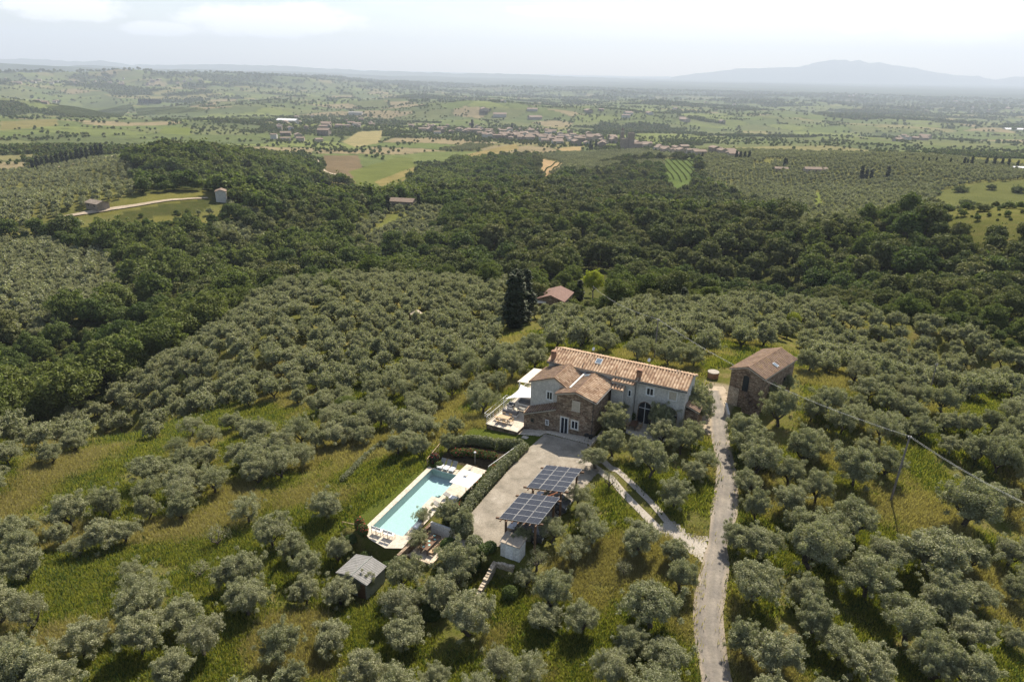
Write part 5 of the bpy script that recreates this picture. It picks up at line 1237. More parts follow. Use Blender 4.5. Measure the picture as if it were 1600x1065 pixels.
# sunken dining patio and its walls
t = T('sunken_patio', 'sunken dining patio of pale stone beside the near corner of the pool', 'patio', -33.2, 47.6, -2.55)
m = MB(); m.box(-34.5, -31.7, 45.4, 49.6, -2.7, -2.52); part(t, 'paving', m, 'travertine')
m = MB(); m.box(-34.85, -34.52, 44.1, 50.0, -3.4, PZ-.085); part(t, 'retaining_wall', m, 'stone', label='rough stone wall holding up the pool deck')
m = MB(); m.box(-34.52, -31.6, 49.6, 49.85, -2.7, -1.25); part(t, 'back_wall', m, 'plaster_pale', label='white rendered back wall')
m = MB(); m.box(-34.52, -31.55, 45.15, 45.4, -2.9, -2.3); m.box(-31.7, -31.45, 45.4, 49.6, -2.9, -2.3); part(t, 'seat_wall', m, 'pale_stone')
table(-33.1, 47.5, -2.52, .9, 2.6, 'long dining table laid for a meal in the sunken patio', 'wood')
for k in range(5): ab = (-33.1+(.18 if k % 2 else -.18), 46.5+k*.5); tt = T('plate', 'turquoise plate on the long patio table', 'plate', ab[0], ab[1], -1.77, 'plates on the patio table'); m = MB(); m.tube([(ab[0], ab[1], -1.768), (ab[0], ab[1], -1.745)], [.09, .13], 10); part(tt, 'plate_body', m, 'turquoise_cloth')
for k in range(4):
    for s in (-1, 1): chair(-33.1+s*.72, 46.6+k*.62, -2.52, -s*PI/2, 'wooden chair along the long table in the sunken patio', 'chairs along the patio table')

# ---------------------------------------------------------------- solar carports
def carport(b0, lab, cl, near):
    t = T('solar_carport', lab, 'carport', -24, b0+2.5, -.3, 'solar carports on the gravel')
    a0, a1, z0, z1 = -26.2, -21.9, 2.3, 3.1; f = lambda a, dz=0: z0+(z1-z0)*(a-a0)/(a1-a0)+dz
    for a in (-25.6, -22.4):
        for b in (b0+.35, b0+4.65): zg = -.5; m = MB(); m.box(a-.09, a+.09, b-.09, b+.09, zg-.3, f(a)-.25); part(t, 'post', m, 'wood')
    for b in (b0+.35, b0+4.65):
        m = MB(); m.prism([(a0-.5, b-.08, f(a0-.5, -.26)), (a1+.3, b-.08, f(a1+.3, -.26)), (a1+.3, b-.08, f(a1+.3, -.08)), (a0-.5, b-.08, f(a0-.5, -.08))], (0, .16, 0)); part(t, 'beam', m, 'wood')
    for k in range(7):
        a = a0+.3+k*(a1-a0-.5)/6; m = MB(); m.box(a-.05, a+.05, b0-.35, b0+5.3, f(a)-.08, f(a)+.03); part(t, 'rafter', m, 'wood')
    for i in range(3):
        for j in range(5):
            x0 = a0+i*(a1-a0)/3+.025; x1 = a0+(i+1)*(a1-a0)/3-.025; y0 = b0+j*1.0+.012; y1 = b0+(j+1)*1.0-.012
            m = MB(); m.prism([(x0, y0, f(x0, .05)), (x1, y0, f(x1, .05)), (x1, y1, f(x1, .05)), (x0, y1, f(x0, .05))], (0, 0, .04)); pn = part(t, 'solar_panel', m, 'lead')
            m = MB(); e = .018; q = [(x0+e, y0+e), (x1-e, y0+e), (x1-e, y1-e), (x0+e, y1-e)]; m.add([(x, y, f(x, .094)) for x, y in q], [(0, 1, 2, 3)], [(0, 0), (2, 0), (2, 1), (0, 1)]); part(t, 'cells', m, 'solar_glass', True, parent=pn)
carport(49.3, 'wooden carport roofed with dark solar panels, the one nearer the small shed', 0, True)
carport(55.4, 'wooden carport roofed with dark solar panels, the one nearer the farmhouse', 0, False)
t = T('timber_beam', 'short rust-coloured timber leaning between the two solar carports', 'beam', -22.8, 54.9, 2.5); m = MB(); m.tube([(-23.3, 54.5, 2.75), (-22.6, 55.3, 2.95)], .08, 6); part(t, 'timber', m, 'rust')
def car(a, b, z, lab, mt='car_paint'):
    t = T('parked_car', lab, 'car', a, b, z, 'cars under the solar carports')
    pr = [(-2.0, .35), (-2.05, .7), (-1.9, .92), (-1.1, 1.0), (-.45, 1.42), (.9, 1.46), (1.7, 1.02), (2.0, .9), (2.05, .4)]
    m = MB(); m.prism([(a+x, b-.85, z+h) for x, h in pr], (0, 1.7, 0)); part(t, 'body', m, mt)
    m = MB(); m.prism([(a-1.0, b-.87, z+1.02), (a-.48, b-.87, z+1.36), (a+.85, b-.87, z+1.39), (a+1.5, b-.87, z+1.05)], (0, 1.74, 0)); part(t, 'side_windows', m, 'glass')
    m = MB(); m.prism([(a-1.08, b-.75, z+1.03), (a-1.08, b+.75, z+1.03), (a-.47, b+.72, z+1.435), (a-.47, b-.72, z+1.435)], (-.02, 0, .02)); part(t, 'windscreen', m, 'glass')
    for x in (-1.3, 1.25):
        for y in (-.82, .82):
            m = MB(); m.tube([(a+x, b+y-.1, z+.33), (a+x, b+y+.1, z+.33)], .33, 16); wl = part(t, 'wheel', m, 'rubber'); m = MB(); m.tube([(a+x, b+y-.115, z+.33), (a+x, b+y+.115, z+.33)], .18, 10); part(t, 'rim', m, 'metal', parent=wl)
    for y in (-.6, .6): m = MB(); m.box(a+2.0, a+2.06, b+y-.15, b+y+.15, z+.68, z+.82); part(t, 'headlight', m, 'white_paint')
car(-24.2, 51.6, -.55, 'silver car parked under the carport nearer the small shed'); car(-24.1, 57.2, -.45, 'silver car parked under the carport nearer the farmhouse')
t = T('garden_shed', 'small pale metal shed with a flat tan roof beside the solar carport', 'shed', -24.1, 48.3, -.6)
m = MB(); m.box(-25.15, -23.1, 47.75, 49.0, -.9, 1.1); part(t, 'wall', m, 'plaster_pale'); m = MB(); m.prism([(-25.25, 47.6, 1.08), (-23.0, 47.6, 1.08), (-23.0, 49.2, 1.25), (-25.25, 49.2, 1.25)], (0, 0, .07)); part(t, 'roof', m, 'tan_roof')
m = MB(); m.box(-24.6, -23.8, 47.7, 47.76, -.6, .9); part(t, 'door', m, 'white_paint'); m = MB(); m.box(-25.3, -22.9, 47.3, 49.1, -1.0, -.86); part(t, 'plinth', m, 'concrete')
t = T('grey_hut', 'grey hut with a shallow corrugated gable roof below the pool', 'hut', -36.4, 40.8, -3.5)
m = MB(); m.prism([(-38.2, 39.35, -3.9), (-34.85, 39.35, -3.9), (-34.85, 39.35, -1.72), (-36.45, 39.35, -1.32), (-38.2, 39.35, -1.72)], (0, 2.75, 0)); part(t, 'wall', m, 'grey_wall')
m = MB()
for s, a_, z_ in ((-1, -38.4, -1.7), (1, -34.65, -1.7)): m.prism([(a_, 39.2, z_), (-36.45, 39.2, -1.25), (-36.45, 42.25, -1.25), (a_, 42.25, z_)], (0, 0, .05))
rf = part(t, 'roof', m, 'grey_roof'); m = MB()
for k in range(13):
    b_ = 39.3+k*.235
    for a_ in (-38.4, -34.65): m.tube([(a_, b_, -1.645), (-36.45, b_, -1.195)], .022, 4)
part(t, 'roof_ribs', m, 'grey_roof', parent=rf); m = MB(); m.tube([(-36.45, 39.15, -1.19), (-36.45, 42.3, -1.19)], .06, 6); part(t, 'ridge_cap', m, 'grey_wall', parent=rf)
m = MB(); m.box(-35.9, -35.0, 39.29, 39.36, -3.6, -1.9); part(t, 'door', m, 'wood')
# fences, rails, lamp
def fence(lab, pts, mat, h=1.0, nb=2, step=1.6, name='wooden_fence', cat_='fence', r=.045): t = T(name, lab, cat_, *pts[0]); rail(t, pts, h, mat, nb, step, r, r*.8)
fence('wooden rail fence climbing beside the far corner of the pool', [(-41.4, 59.2, -1.7), (-41.8, 63.6, -1.2)], 'pale_wood'); fence('short wooden rail fence on the grass left of the near pool corner', [(-43.1, 45.7, -2.6), (-41.2, 45.7, -2.3)], 'pale_wood', .9)
fence('white metal handrail running up through the shrubs from the pool to the lawn', [(-34.0, 61.2, -1.6), (-32.7, 66.8, -1.0)], 'white_paint', 1.0, 1, 1.5, 'handrail', 'handrail', .035)
fence('white tubular rails at the near end of the gravel yard', [(-28.9, 47.7, -.9), (-27.4, 47.3, -.9)], 'white_paint', .8, 2, 1.0, 'tubular_rail', 'railing', .035)
fence('white metal gate rail at the head of the hedge by the lawn', [(-32.3, 67.4, -1.0), (-31.9, 66.3, -.8)], 'white_paint', 1.1, 3, .6, 'garden_gate', 'gate', .03)
t = T('garden_lamp', 'short garden lamp with a white head on the planted bank above the pool', 'lamp', -36.5, 62.3, -1.6); m = MB(); m.tube([(-36.5, 62.3, -1.7), (-36.5, 62.3, -.1)], .04, 6); part(t, 'post', m, 'metal'); m = MB(); m.tube([(-36.5, 62.3, -.1), (-36.5, 62.3, .0), (-36.5, 62.3, .1)], [.06, .16, .1], 10); part(t, 'lamp_head', m, 'white_paint')
t = T('garden_wall', 'low dry stone garden wall below the small shed', 'wall', -25.2, 45, -1.2); m = MB()
zz_ = [h1(*W(*p)) for p in ((-25.4, 47.0), (-25.1, 42.6), (-23.3, 47.1))]
for i in range(12):
    b_ = 47.0-.37*i; z_ = zz_[0]+(zz_[1]-zz_[0])*i/12; m.box(-25.5+.02*i-.02*(i % 2), -25.1+.02*i, b_-.37, b_, z_-.5, z_+.28+.04*(i % 3))
for i in range(6):
    a_ = -25.1+.3*i; z_ = zz_[0]+(zz_[2]-zz_[0])*i/6; m.box(a_, a_+.3, 46.85-.02*(i % 2), 47.2, z_-.5, z_+.26+.03*(i % 3))
part(t, 'stones', m, 'pale_stone')
t = T('curved_border', 'curved pale stone edging under the garden olives before the arched doors', 'edging', -19, 74, 0); m = MB()
cpts = [at(x, y)[:2] for x, y in ((1010, 679), (1022, 675), (1035, 673.5), (1050, 674))]
cab = [AB(*p) for p in cpts]; m.tube([(a, b, h1(*W(a, b))+.08) for a, b in cab], .1, 5); part(t, 'stones', m, 'pale_stone')

# hedges, shrubs
def hedge(name, lab, cat_, path, wd, ht, leaf='hedge_leaf', n=9000, l=.07, w_=.045, seed=1, extra=None, group=None):
    g = np.random.default_rng(seed); path = [np.array(p, float) for p in path]; cen = []; rad = []
    for p, q in zip(path[:-1], path[1:]):
        L_ = np.linalg.norm(q-p); k = max(1, int(L_/(wd*.42)))
        for i in range(k):
            c = p+(q-p)*(i+.5)/k; cen.append(c+g.normal(size=2)*wd*.07); rad.append(wd*.5*(.85+.35*g.random()))
    P3 = []; 
    for c, r_ in zip(cen, rad): P3.append((c[0], c[1], h1(*W(c[0], c[1]))+ht*.5*(.95+.15*g.random())))
    P3 = np.array(P3); rad = np.array(rad); R3 = np.c_[rad, rad, np.full(len(rad), ht*.55)]
    V, F_ = leaves(g, P3, R3, n, l, w_, .25, 1, .72); o0 = P3[0].copy(); o0[2] -= ht*.5
    t = T(name, lab, cat_, *o0, group=group); V = V-o0; link('foliage', rawmesh(name, V, [F_], leaf), t)
    m = MB()
    for c in P3[::3]: m.tube([(c[0], c[1], c[2]-ht*.6), (c[0]+.03, c[1], c[2]+ht*.2)], [.05, .02], 5)
    part(t, 'stems', m, 'bark')
    if extra:
        V, F_ = leaves(g, P3, R3*1.04, extra[1], .07, .06, .6, 1, .97); link('blossom', rawmesh('blossom', V-o0, [F_], extra[0]), t)
hedge('hedge', 'long variegated hedge between the gravel yard and the pool garden', 'hedge', [(-31.75, 49.5), (-32.0, 55), (-32.05, 61), (-31.8, 66.3)], 1.25, 1.35, n=26000, seed=1)
hedge('hedge', 'clipped hedge along the top of the planted bank at the far end of the pool', 'hedge', [(-41.0, 64.6), (-39.0, 66.1), (-36, 66.5), (-32.6, 67.2)], 1.2, 1.3, n=16000, seed=2)
hedge('hedge', 'dark green shrub row with red flowers between the pool deck and the variegated hedge', 'hedge', [(-33.3, 50.6), (-33.2, 54.5), (-32.95, 58), (-33.1, 61.5)], .8, .9, 'shrub_leaf', 13000, .06, .04, 3, ('flower_red', 260))
hedge('shrub_bed', 'bed of low shrubs with reddish flowers on the shaded bank above the pool', 'shrubs', [(-39.8, 62.9), (-37, 63.6), (-34.5, 63.6)], 1.1, .8, 'oak_leaf', 9000, .07, .05, 4, ('flower_red', 420))
hedge('hedge', 'narrow wild hedge running down the lawn to the left of the pool', 'hedge', [AB(*at(x, y)[:2]) for x, y in ((598, 697), (585, 706), (568, 722), (548, 742), (535, 755))], .8, .9, n=6000, seed=5)
def bush(a, b, r_, h_, lab, leaf='shrub_leaf', n=3500, fl=None, seed=0, grp=None):
    hedge('shrub', lab, 'shrub', [(a-r_*.35, b), (a+r_*.35, b+.05)], r_*1.7, h_, leaf, n, .065, .04, seed+50, (fl, 90) if fl else None, grp)
bush(-40.5, 45.5, .65, 1.5, 'round shrub with red blossom on the left at the near pool corner', 'oak_leaf', 3500, 'flower_red', 1); bush(-39.7, 45.0, .6, 1.3, 'round shrub with red blossom against the near edge of the pool deck', 'oak_leaf', 3500, 'flower_red', 2)
bush(-41.0, 60.2, .75, 1.3, 'dark rounded shrub at the far left corner of the pool', 'dark_leaf', 4500, 'flower_red', 3); bush(-38.4, 43.6, .7, 1.1, 'green shrub below the folding chairs at the pool', seed=4); bush(-37.2, 43.0, .7, 1.0, 'green shrub between the grey hut and the pool deck', seed=5)
bush(-35.6, 43.4, .6, 1.0, 'green shrub at the foot of the pool retaining wall', seed=6); bush(-40.0, 59.6, .55, .7, 'low green shrub beside the far loungers', seed=7)
for k, (px_, py_, r_, h_, lf) in enumerate(((815, 690, .0, 0, ''), (740, 858, .9, 1.3, 'hedge_leaf'), (728, 838, 1.1, 1.6, 'hedge_leaf'), (718, 820, 1.1, 1.8, 'hedge_leaf'), (752, 868, .8, 1.1, 'shrub_leaf'), (735, 892, 1.3, 1.6, 'shrub_leaf'), (765, 862, .7, .9, 'shrub_leaf'), (796, 934, .9, 1.2, 'oak_leaf'),
        (745, 640, 1.0, .9, 'hedge_leaf'), (655, 935, .9, 1.0, 'oak_leaf'), (672, 962, 1.4, 1.2, 'oak_leaf'), (700, 862, .9, .9, 'shrub_leaf'), (545, 848, .8, .8, 'shrub_leaf'), (985, 655, 1.2, 1.6, 'shrub_leaf'), (1240, 510, 1.8, 3.0, 'lime_leaf'), (1222, 520, 1.4, 2.4, 'lime_leaf'), (545, 645, 2.2, 2.6, 'bright_leaf'))):
    if not lf: continue
    x, y, z = at(px_, py_); a, b = AB(x, y); bush(a, b, r_, h_, ('variegated shrub', 'leafy green shrub', 'dark shrub', 'yellow-green shrub')[0 if lf[0] == 'h' else 2 if lf[0] in 'od' else 3 if lf[0] == 'l' else 1]+[' ', ' at the near end of the gravel yard', ' beside the olive at the sunken patio', ' above the back wall of the sunken patio', ' beside the tubular rails', ' against the dry stone wall', ' between the rails and the small shed', ' in the rough garden below the small shed',
        ' on the lawn beyond the terrace', ' in the deep shade of the lower slope', ' filling the hollow in the lower middle', ' in front of the sunken patio', ' just above the grey hut', ' in the garden before the arches', ' behind the barn, the larger', ' behind the barn, the smaller', ' lying like a mound in the left grove', ' at the back corner of the barn'][k], lf, int(3500*max(1, r_*r_)), None, 20+k)

# ---------------------------------------------------------------- poles and wires
def pole(px_, py_, ht, lab, lean=(0, 0), r=.13):
    x, y, z = at(px_, py_); t = thing('utility_pole', lab, 'utility pole', x, y, z, 0, 'utility poles', True); t['_o'] = (0, 0, 0)
    m = MB(); m.tube([(0, 0, -.5), (lean[0]*.5, lean[1]*.5, ht*.5), (lean[0], lean[1], ht)], [r, r*.85, r*.65], 8); part(t, 'post', m, 'pole_wood')
    for s in (-1, 1): m = MB(); m.tube([(lean[0]+s*.08, lean[1], ht-.25), (lean[0]+s*.16, lean[1], ht-.18), (lean[0]+s*.16, lean[1], ht-.05)], [.02, .03, .04], 6); part(t, 'insulator', m, 'white_paint')
    return Vector((x+lean[0], y+lean[1], z+ht-.05))
p1 = pole(1391, 783, 8.3, 'tall wooden pole standing in the grass on the right slope', (.35, .1)); p0 = pole(1022, 562, 7.2, 'wooden pole behind the farmhouse roof by the lane'); p2 = pole(1450, 620, 5.5, 'short dark pole among the olives on the right', r=.09)
_d = ray(1680, 822); _t = (8.0-HC)/_d[2]; pe = Vector((_d[0]*_t, _d[1]*_t, 8.0)); bpy.context.view_layer.update()
def wire(A, B, sag, lab):
    t = thing('overhead_wire', lab, 'wire', A.x, A.y, A.z, 0, 'overhead wires', True); t['_o'] = (0, 0, 0)
    for s in (-1, 1):
        m = MB(); m.tube([tuple(A.lerp(B, k/16)-A+Vector((s*.10, 0, -sag*4*(k/16)*(1-k/16)))) for k in range(17)], .010, 4); part(t, 'strand', m, 'lead')
wire(p1, p0, 1.6, 'pair of overhead wires from the tall pole to the pole behind the house'); wire(p1, pe, .5, 'pair of overhead wires leaving the tall pole towards the right foreground')
x, y, z = at(925, 480); p3 = Vector((x, y, z+5.5)); t = thing('utility_pole', 'distant pole at the corner of the grove near the far cottage', 'utility pole', x, y, z, 0, 'utility poles', True); t['_o'] = (0, 0, 0); m = MB(); m.tube([(0, 0, -.5), (0, 0, 5.7)], [.12, .09], 6); part(t, 'post', m, 'pole_wood')
wire(p0, p3, 1.0, 'thin overhead wires from the pole behind the house to the far cottage')
# ---------------------------------------------------------------- cottages, village, castle, cypresses
def house(x, y, w_, l, h_, rot, lab, grp=None, wall='far_wall', roof='far_roof', cat_='house', name='house', z=None, wins=0, sink=1.5):
    z = h1(x, y) if z is None else z
    t = thing(name, lab, cat_, x, y, z, rot, grp, True); t['_o'] = (0, 0, 0); rr = w_*.5*.36
    m = MB(); m.prism([(-w_/2, -l/2, -sink), (w_/2, -l/2, -sink), (w_/2, -l/2, h_), (0, -l/2, h_+rr), (-w_/2, -l/2, h_)], (0, l, 0)); part(t, 'wall', m, wall)
    m = MB(); o_ = w_*.06
    for s in (-1, 1): m.prism([(s*(w_/2+o_), -l/2-o_, h_-o_*.36+.05), (s*(w_/2+o_), l/2+o_, h_-o_*.36+.05), (0, l/2+o_, h_+rr+.05), (0, -l/2-o_, h_+rr+.05)], (0, 0, .18))
    part(t, 'roof', m, roof)
    for k in range(wins):
        f = (k+.5)/wins*l-l/2
        for s in (-1, 1):
            m = MB(); m.box(s*(w_/2+.02)-.04, s*(w_/2+.02)+.04, f-.5, f+.5, h_*.5, h_*.5+1.3); part(t, 'window', m, 'glass')
    return t
def hp(px_, py_): x, y, _ = at(px_, py_); return x, y
x, y, _ = at(868, 463, 3.2); c_ = house(x, y, 6.5, 8, 3.4, -.35, 'stone cottage with a red tiled roof beyond the grove, behind the dark cypress', None, 'stone', 'red_roof', 'cottage', 'cottage', None, 2)
x, y, _ = at(843, 470, 2.5); t = thing('cottage_awning', 'cream awning on posts at the left end of the far cottage', 'awning', x, y, h1(x, y), 0, None, True); t['_o'] = (0, 0, 0)
m = MB(); m.prism([(-1.6, -1.5, 2.4), (1.6, -1.5, 2.4), (1.6, 1.5, 2.8), (-1.6, 1.5, 2.8)], (0, 0, .08)); part(t, 'canvas', m, 'linen_cream')
for a_ in (-1.5, 1.5): m = MB(); m.tube([(a_, -1.4, -.3), (a_, -1.4, 2.4)], .06, 6); part(t, 'post', m, 'wood')
x, y = hp(650, 502); house(x, y, 2.6, 3.4, 1.9, .5, 'tiny lean-to hut with a pale roof hidden in the left grove', None, 'stone', 'tan_roof', 'hut', 'field_hut')
x, y, _ = at(152, 319, 2.5); house(x, y, 7, 11.5, 3.4, 1.05, 'rustic stone farmhouse with a long roof by the pale track on the far left', None, 'far_stone', 'far_stone', 'farmhouse', 'stone_farmhouse', None, 2)
x, y, _ = at(346, 306, 3); house(x, y, 6, 7, 6, .3, 'small white tower-like house on the ridge left of centre', None, 'plaster', 'far_roof', 'house', 'white_house', None, 1)
x, y = hp(630, 325); house(x, y, 9, 16, 5, 1.4, 'brick-red farmhouse among cypresses and pines in the middle distance', None, 'far_stone', 'far_roof', 'farmhouse', 'country_house', None, 2)
x, y = hp(1273, 270); house(x, y, 10, 24, 4.5, 1.5, 'long cream farmhouse with an orange roof in the right-hand groves', None, 'far_wall', 'far_roof', 'farmhouse', 'long_farmhouse', None, 3)
x, y = hp(1220, 268); house(x, y, 9, 14, 3.5, 1.3, 'low house half hidden to the left of the long cream farmhouse', None, 'far_stone', 'far_roof', 'house', 'low_house')
x, y = hp(1595, 267); house(x, y, 8, 18, 3, 1.5, 'long white shed at the right edge among cypresses', None, 'plaster', 'white_paint', 'shed', 'white_shed')
x, y = hp(507, 212); house(x, y, 20, 26, 13, 1.5, 'big square brick villa rising above the fields left of the village', None, 'far_stone', 'far_roof', 'villa', 'brick_villa', None, 4)
x, y = hp(450, 191); house(x, y, 22, 60, 6, 1.35, 'long white warehouse at the left end of the village', None, 'plaster', 'white_paint', 'warehouse', 'warehouse')
x, y = hp(556, 179); house(x, y, 20, 55, 8, 1.5, 'pale industrial building behind the big brick villa', None, 'plaster', 'grey_roof', 'factory', 'factory')
x, y = hp(1583, 203); house(x, y, 26, 80, 3, 1.6, 'long white greenhouse roof far out on the right plain', None, 'plaster', 'white_paint', 'greenhouse', 'greenhouse')
# castle and bell tower
x, y = hp(985, 233); t = thing('castle', 'grey stone castle with two crenellated towers at the right end of the village', 'castle', x, y, h1(x, y), .2, None, True); t['_o'] = (0, 0, 0)
def crenel(m, x0, x1, y0, y1, z0, z1):
    m.box(x0, x1, y0, y1, z0, z1); n = int((x1-x0)/2.6); 
    for k in range(n):
        u = x0+(k+.25)*(x1-x0)/n
        for yy in (y0, y1-1): m.box(u, u+1.3, yy, yy+1, z1, z1+1.6)
m = MB(); crenel(m, -6, 5, -5, 5, -3, 30); part(t, 'keep', m, 'far_stone'); m = MB(); crenel(m, -18, -7, -5, 6, -3, 19); part(t, 'tower', m, 'far_stone'); m = MB(); m.box(-7, -6, -4, 5, -3, 15); m.box(5, 22, -4, 6, -3, 10); part(t, 'curtain_wall', m, 'far_stone'); m = MB(); m.prism([(5, -4.5, 10), (22.5, -4.5, 10), (22.5, 1, 13), (5, 1, 13)], (0, 0, .3)); m.prism([(5, 6.5, 10), (22.5, 6.5, 10), (22.5, 1, 13), (5, 1, 13)], (0, 0, .3)); part(t, 'roof', m, 'far_roof')
x, y = hp(971, 231); t = thing('bell_tower', 'slender bell tower just left of the castle', 'bell tower', x, y, h1(x, y), .2, None, True); t['_o'] = (0, 0, 0)
m = MB(); m.box(-3, 3, -3, 3, -3, 30); part(t, 'shaft', m, 'far_stone'); m = MB(); m.box(-2.4, 2.4, -2.4, 2.4, 30, 34); part(t, 'belfry', m, 'far_wall'); m = MB(); m.tube([(0, 0, 34), (0, 0, 40)], [3.2, .1], 8); part(t, 'spire', m, 'far_roof')
hr = np.random.default_rng(5); placed = []
def cluster(poly, n, lab, grp, smin=9, smax=16, mind=15, hmin=5, hmax=10):
    xs = [p[0] for p in poly]; ys = [p[1] for p in poly]; k = 0; tries = 0
    while k < n and tries < n*30:
        tries += 1; px_ = hr.uniform(min(xs), max(xs)); py_ = hr.uniform(min(ys), max(ys))
        if not bool(inpoly([px_], [py_], poly)[0]): continue
        x, y = hp(px_, py_)
        if any((x-a)**2+(y-b)**2 < mind**2 for a, b in placed): continue
        placed.append((x, y)); k += 1; w_ = hr.uniform(smin, smax)
        house(x, y, w_, w_*hr.uniform(1, 1.9), hr.uniform(hmin, hmax), hr.choice([.2, 1.75])+hr.normal()*.15, lab, grp, ['far_wall', 'plaster', 'far_wall', 'far_stone'][hr.integers(0, 4)])
cluster([(740, 204), (800, 202), (880, 208), (960, 218), (960, 232), (900, 228), (820, 222), (750, 216)], 90, 'cream-walled, terracotta-roofed house in the dense middle of the village', 'houses in the middle of the village')
cluster([(640, 198), (740, 196), (760, 208), (660, 210)], 34, 'terracotta-roofed house in the loose left part of the village', 'houses in the left part of the village')
cluster([(990, 226), (1060, 232), (1100, 240), (1090, 246), (1000, 236)], 16, 'terracotta-roofed house to the right of the castle', 'houses right of the castle')
cluster([(1100, 236), (1150, 242), (1148, 247), (1100, 243)], 6, 'pale house in the row standing right of the village cypresses', 'pale houses right of the village')
cluster([(430, 186), (560, 180), (600, 196), (500, 204), (430, 204)], 22, 'scattered house among the trees near the warehouse and factory', 'houses near the warehouse')
cluster([(425, 208), (500, 214), (500, 224), (430, 222)], 6, 'farm building in the fields in front of the brick villa', 'farm buildings before the villa')
cluster([(40, 156), (90, 158), (90, 163), (40, 162)], 5, 'reddish farm building in a row on the far left fields', 'farm buildings far left', 14, 22, 20)
cluster([(1390, 214), (1450, 216), (1450, 224), (1400, 222)], 8, 'red-roofed house in the hamlet on the right above the groves', 'houses of the right hamlet', 10, 18, 14)
for poly, n, lab, grp in (([(1250, 146), (1370, 146), (1370, 152), (1250, 152)], 30, 'tiny pale building of the far town on the right plain', 'far town on the right'), ([(0, 122), (320, 124), (330, 134), (0, 132)], 26, 'tiny pale building in the far valley on the left', 'far buildings on the left'),
        ([(700, 150), (1250, 156), (1250, 190), (1000, 196), (700, 180)], 22, 'lone farm in the vineyards beyond the village', 'farms beyond the village'), ([(1400, 155), (1600, 160), (1600, 185), (1400, 180)], 20, 'scattered house on the right-hand plain', 'houses on the right plain')):
    cluster(poly, n, lab, grp, 14, 30, 40, 6, 10)
# cypresses
def cyp_at(px_, py_, hpx, lab, grp, far=True, wide=1.0):
    """base at the picture point, height in picture points"""
    x, y, z = at(px_, py_); _, _, d = proj(np.array(x), np.array(y), np.array(z)); s = float(hpx*d/F/12.0/.94)
    P_ = (CYF if far else CYP)[int(px_) % 2]; t = bpy.data.objects.new('cypress_tree', None); C.objects.link(t); link('trunk', P_[1], t); link('crown', P_[0], t)
    t.location = (x, y, z-.2); t.scale = (s*wide, s*wide, s); t.rotation_euler = (0, 0, px_*.7); tag(t, lab, 'cypress', grp)
cyp_at(804, 512, 92, 'tall dark cypress beyond the farmhouse roof, the left of the pair', 'cypresses near the far cottage', False, 2.6); cyp_at(820, 503, 84, 'tall dark cypress beyond the farmhouse roof, the right of the pair', 'cypresses near the far cottage', False, 2.4)
cyp_at(1037, 478, 34, 'dark conical conifer at the wood edge behind the lane pole', None, False, 1.8); cyp_at(1066, 482, 34, 'broad dark conifer at the wood edge right of the conical one', None, False, 3.0); cyp_at(905, 470, 34, 'dark conifer between the far cottage and the lime-green tree', None, False, 2.6); cyp_at(880, 424, 46, 'tall dark pine rising from the wood above the far cottage', None, False, 2.4)
for k in range(15): cyp_at(52+k*7.7, 266-k*1.75+(k % 3), 16+(k*7 % 4), 'dark cypress in the long row beside the left hillside track', 'cypress row on the left', True, 1.7)
for k, (a_, b_, h_) in enumerate(((1413, 251, 9), (1423, 252, 6), (1432, 254, 8), (1441, 253, 9), (1450, 254, 10), (1462, 254, 10), (1484, 256, 11), (1494, 256, 8), (1505, 260, 15), (1510, 259, 12), (1517, 258, 16), (1540, 258, 14), (1552, 259, 16), (1564, 260, 15), (1574, 261, 15), (1588, 263, 14))): cyp_at(a_, b_+2, h_, 'leaning dark cypress in the row along the right-hand ridge', 'cypress row on the right', True, 1.5)
for a_, b_, h_ in ((1225, 262, 15), (1228, 260, 12), (1345, 282, 22), (1352, 283, 18), (1360, 282, 17), (1386, 280, 20)): cyp_at(a_, b_, h_, 'dark cypress near the long cream farmhouse in the right groves', 'cypresses by the cream farmhouse', True, 1.6)
for a_, b_, h_ in ((596, 326, 20), (607, 332, 26), (655, 328, 24), (650, 322, 18)): cyp_at(a_, b_, h_, 'dark cypress standing round the brick-red farmhouse in the middle distance', 'cypresses round the brick-red farmhouse', True, 1.5)
for a_, b_, h_ in ((922, 233, 12), (931, 233, 13), (925, 235, 9), (1150, 250, 14), (1156, 250, 13), (1163, 250, 13), (1170, 250, 14), (1097, 248, 10), (800, 206, 12), (738, 202, 14)): cyp_at(a_, b_, h_, 'dark cypress standing among the village houses', 'cypresses of the village', True, 1.7)
for k in range(12): cyp_at(218+k*3.0, 162, 7, 'cypress in the dense dark row on the far left field', 'cypress row far left', True, 2.2)
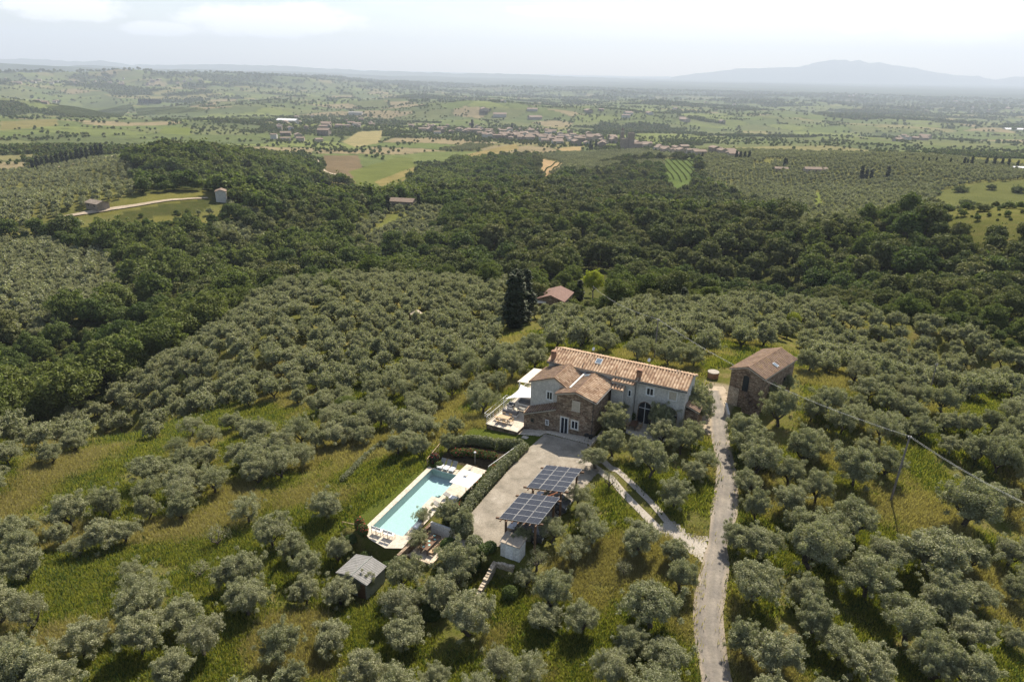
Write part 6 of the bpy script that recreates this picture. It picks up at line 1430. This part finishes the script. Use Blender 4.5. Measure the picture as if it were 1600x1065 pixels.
# single trees that stand out
def tree_one(px_, py_, wpx, key, lab, name='tree', sz=None, cat_='tree', crown=False):
    P_ = BR[key][int(px_) % 3]; x, y, z = at(px_, py_)
    if crown: x, y, z, _s = tree_at(px_, py_, wpx, 4.2, 5.5)
    _, _, d = proj(np.array(x), np.array(y), np.array(z)); s = float(wpx*d/F/8.4)
    t = bpy.data.objects.new(name, None); C.objects.link(t); link('trunk', P_[1], t); c = link('crown', P_[0], t)
    t.location = (x, y, z-(1.5*s if name == 'hill_shrub' else .3)); t.scale = (s, s, s*(sz or 1)); t.rotation_euler = (0, 0, px_); tag(t, lab, cat_)
BR['lime'] = [pair('lime', broad(510+i, 9000, .16, .11, R=3.8, H=8.5, nc=24), 'lime_leaf') for i in range(1)]*3
tree_one(928, 438, 40, 'lime', 'bright lime-green tree right of the far cottage', 'lime_tree', 1.15, crown=True); tree_one(868, 462, 24, 'holm', 'pale flowering tree directly behind the far cottage', 'flowering_tree'); tree_one(842, 470, 28, 'oak', 'tree between the dark cypresses and the far cottage')
tree_one(146, 612, 62, 'holm', 'big round olive-brown holm oak at the edge of the left grove', 'holm_oak_tree', .85); tree_one(520, 462, 30, 'bright', 'light green tree at the far edge of the left grove'); tree_one(765, 450, 44, 'bright', 'bright green tree at the top right of the left grove')
tree_one(612, 322, 26, 'oak_mid', 'dark umbrella pine left of the brick-red farmhouse', 'pine_tree', .8); tree_one(638, 318, 24, 'oak_mid', 'dark umbrella pine right behind the brick-red farmhouse', 'pine_tree', .8)
for k, (a_, b_, w_) in enumerate(((1478, 330, 22), (1510, 322, 26), (1535, 330, 24), (1575, 325, 20), (1500, 300, 24), (1548, 296, 18), (1460, 305, 18), (1590, 300, 22), (1405, 302, 16), (1475, 345, 26))): tree_one(a_, b_, w_, ('oak_mid', 'bright_mid', 'holm_mid')[k % 3], ('low dark shrub', 'pale rounded shrub', 'spreading shrub')[k % 3]+' on the grassy hilltop at the right, '+('left part', 'middle', 'middle', 'right part', 'upper middle', 'top', 'top left', 'right edge', 'far left', 'foot')[k]+(' lower' if k == 2 else ''), 'hill_shrub', .6, 'shrub')
# ---------------------------------------------------------------- the air
hz = MB(); hz.box(-30000, 30000, -1500, 32000, -420, 1250); ho = hz.build('haze', []); tag(ho, kind='stuff')
m, N, K, o = newmat('air'); pv = N('ShaderNodeVolumePrincipled'); pv.inputs['Density'].default_value = 7.2e-5; pv.inputs['Color'].default_value = (.76, .86, 1, 1)
pv.inputs['Anisotropy'].default_value = .1; K(pv.outputs[0], o.inputs['Volume']); m.cycles.homogeneous_volume = True; ho.data.materials.append(m)
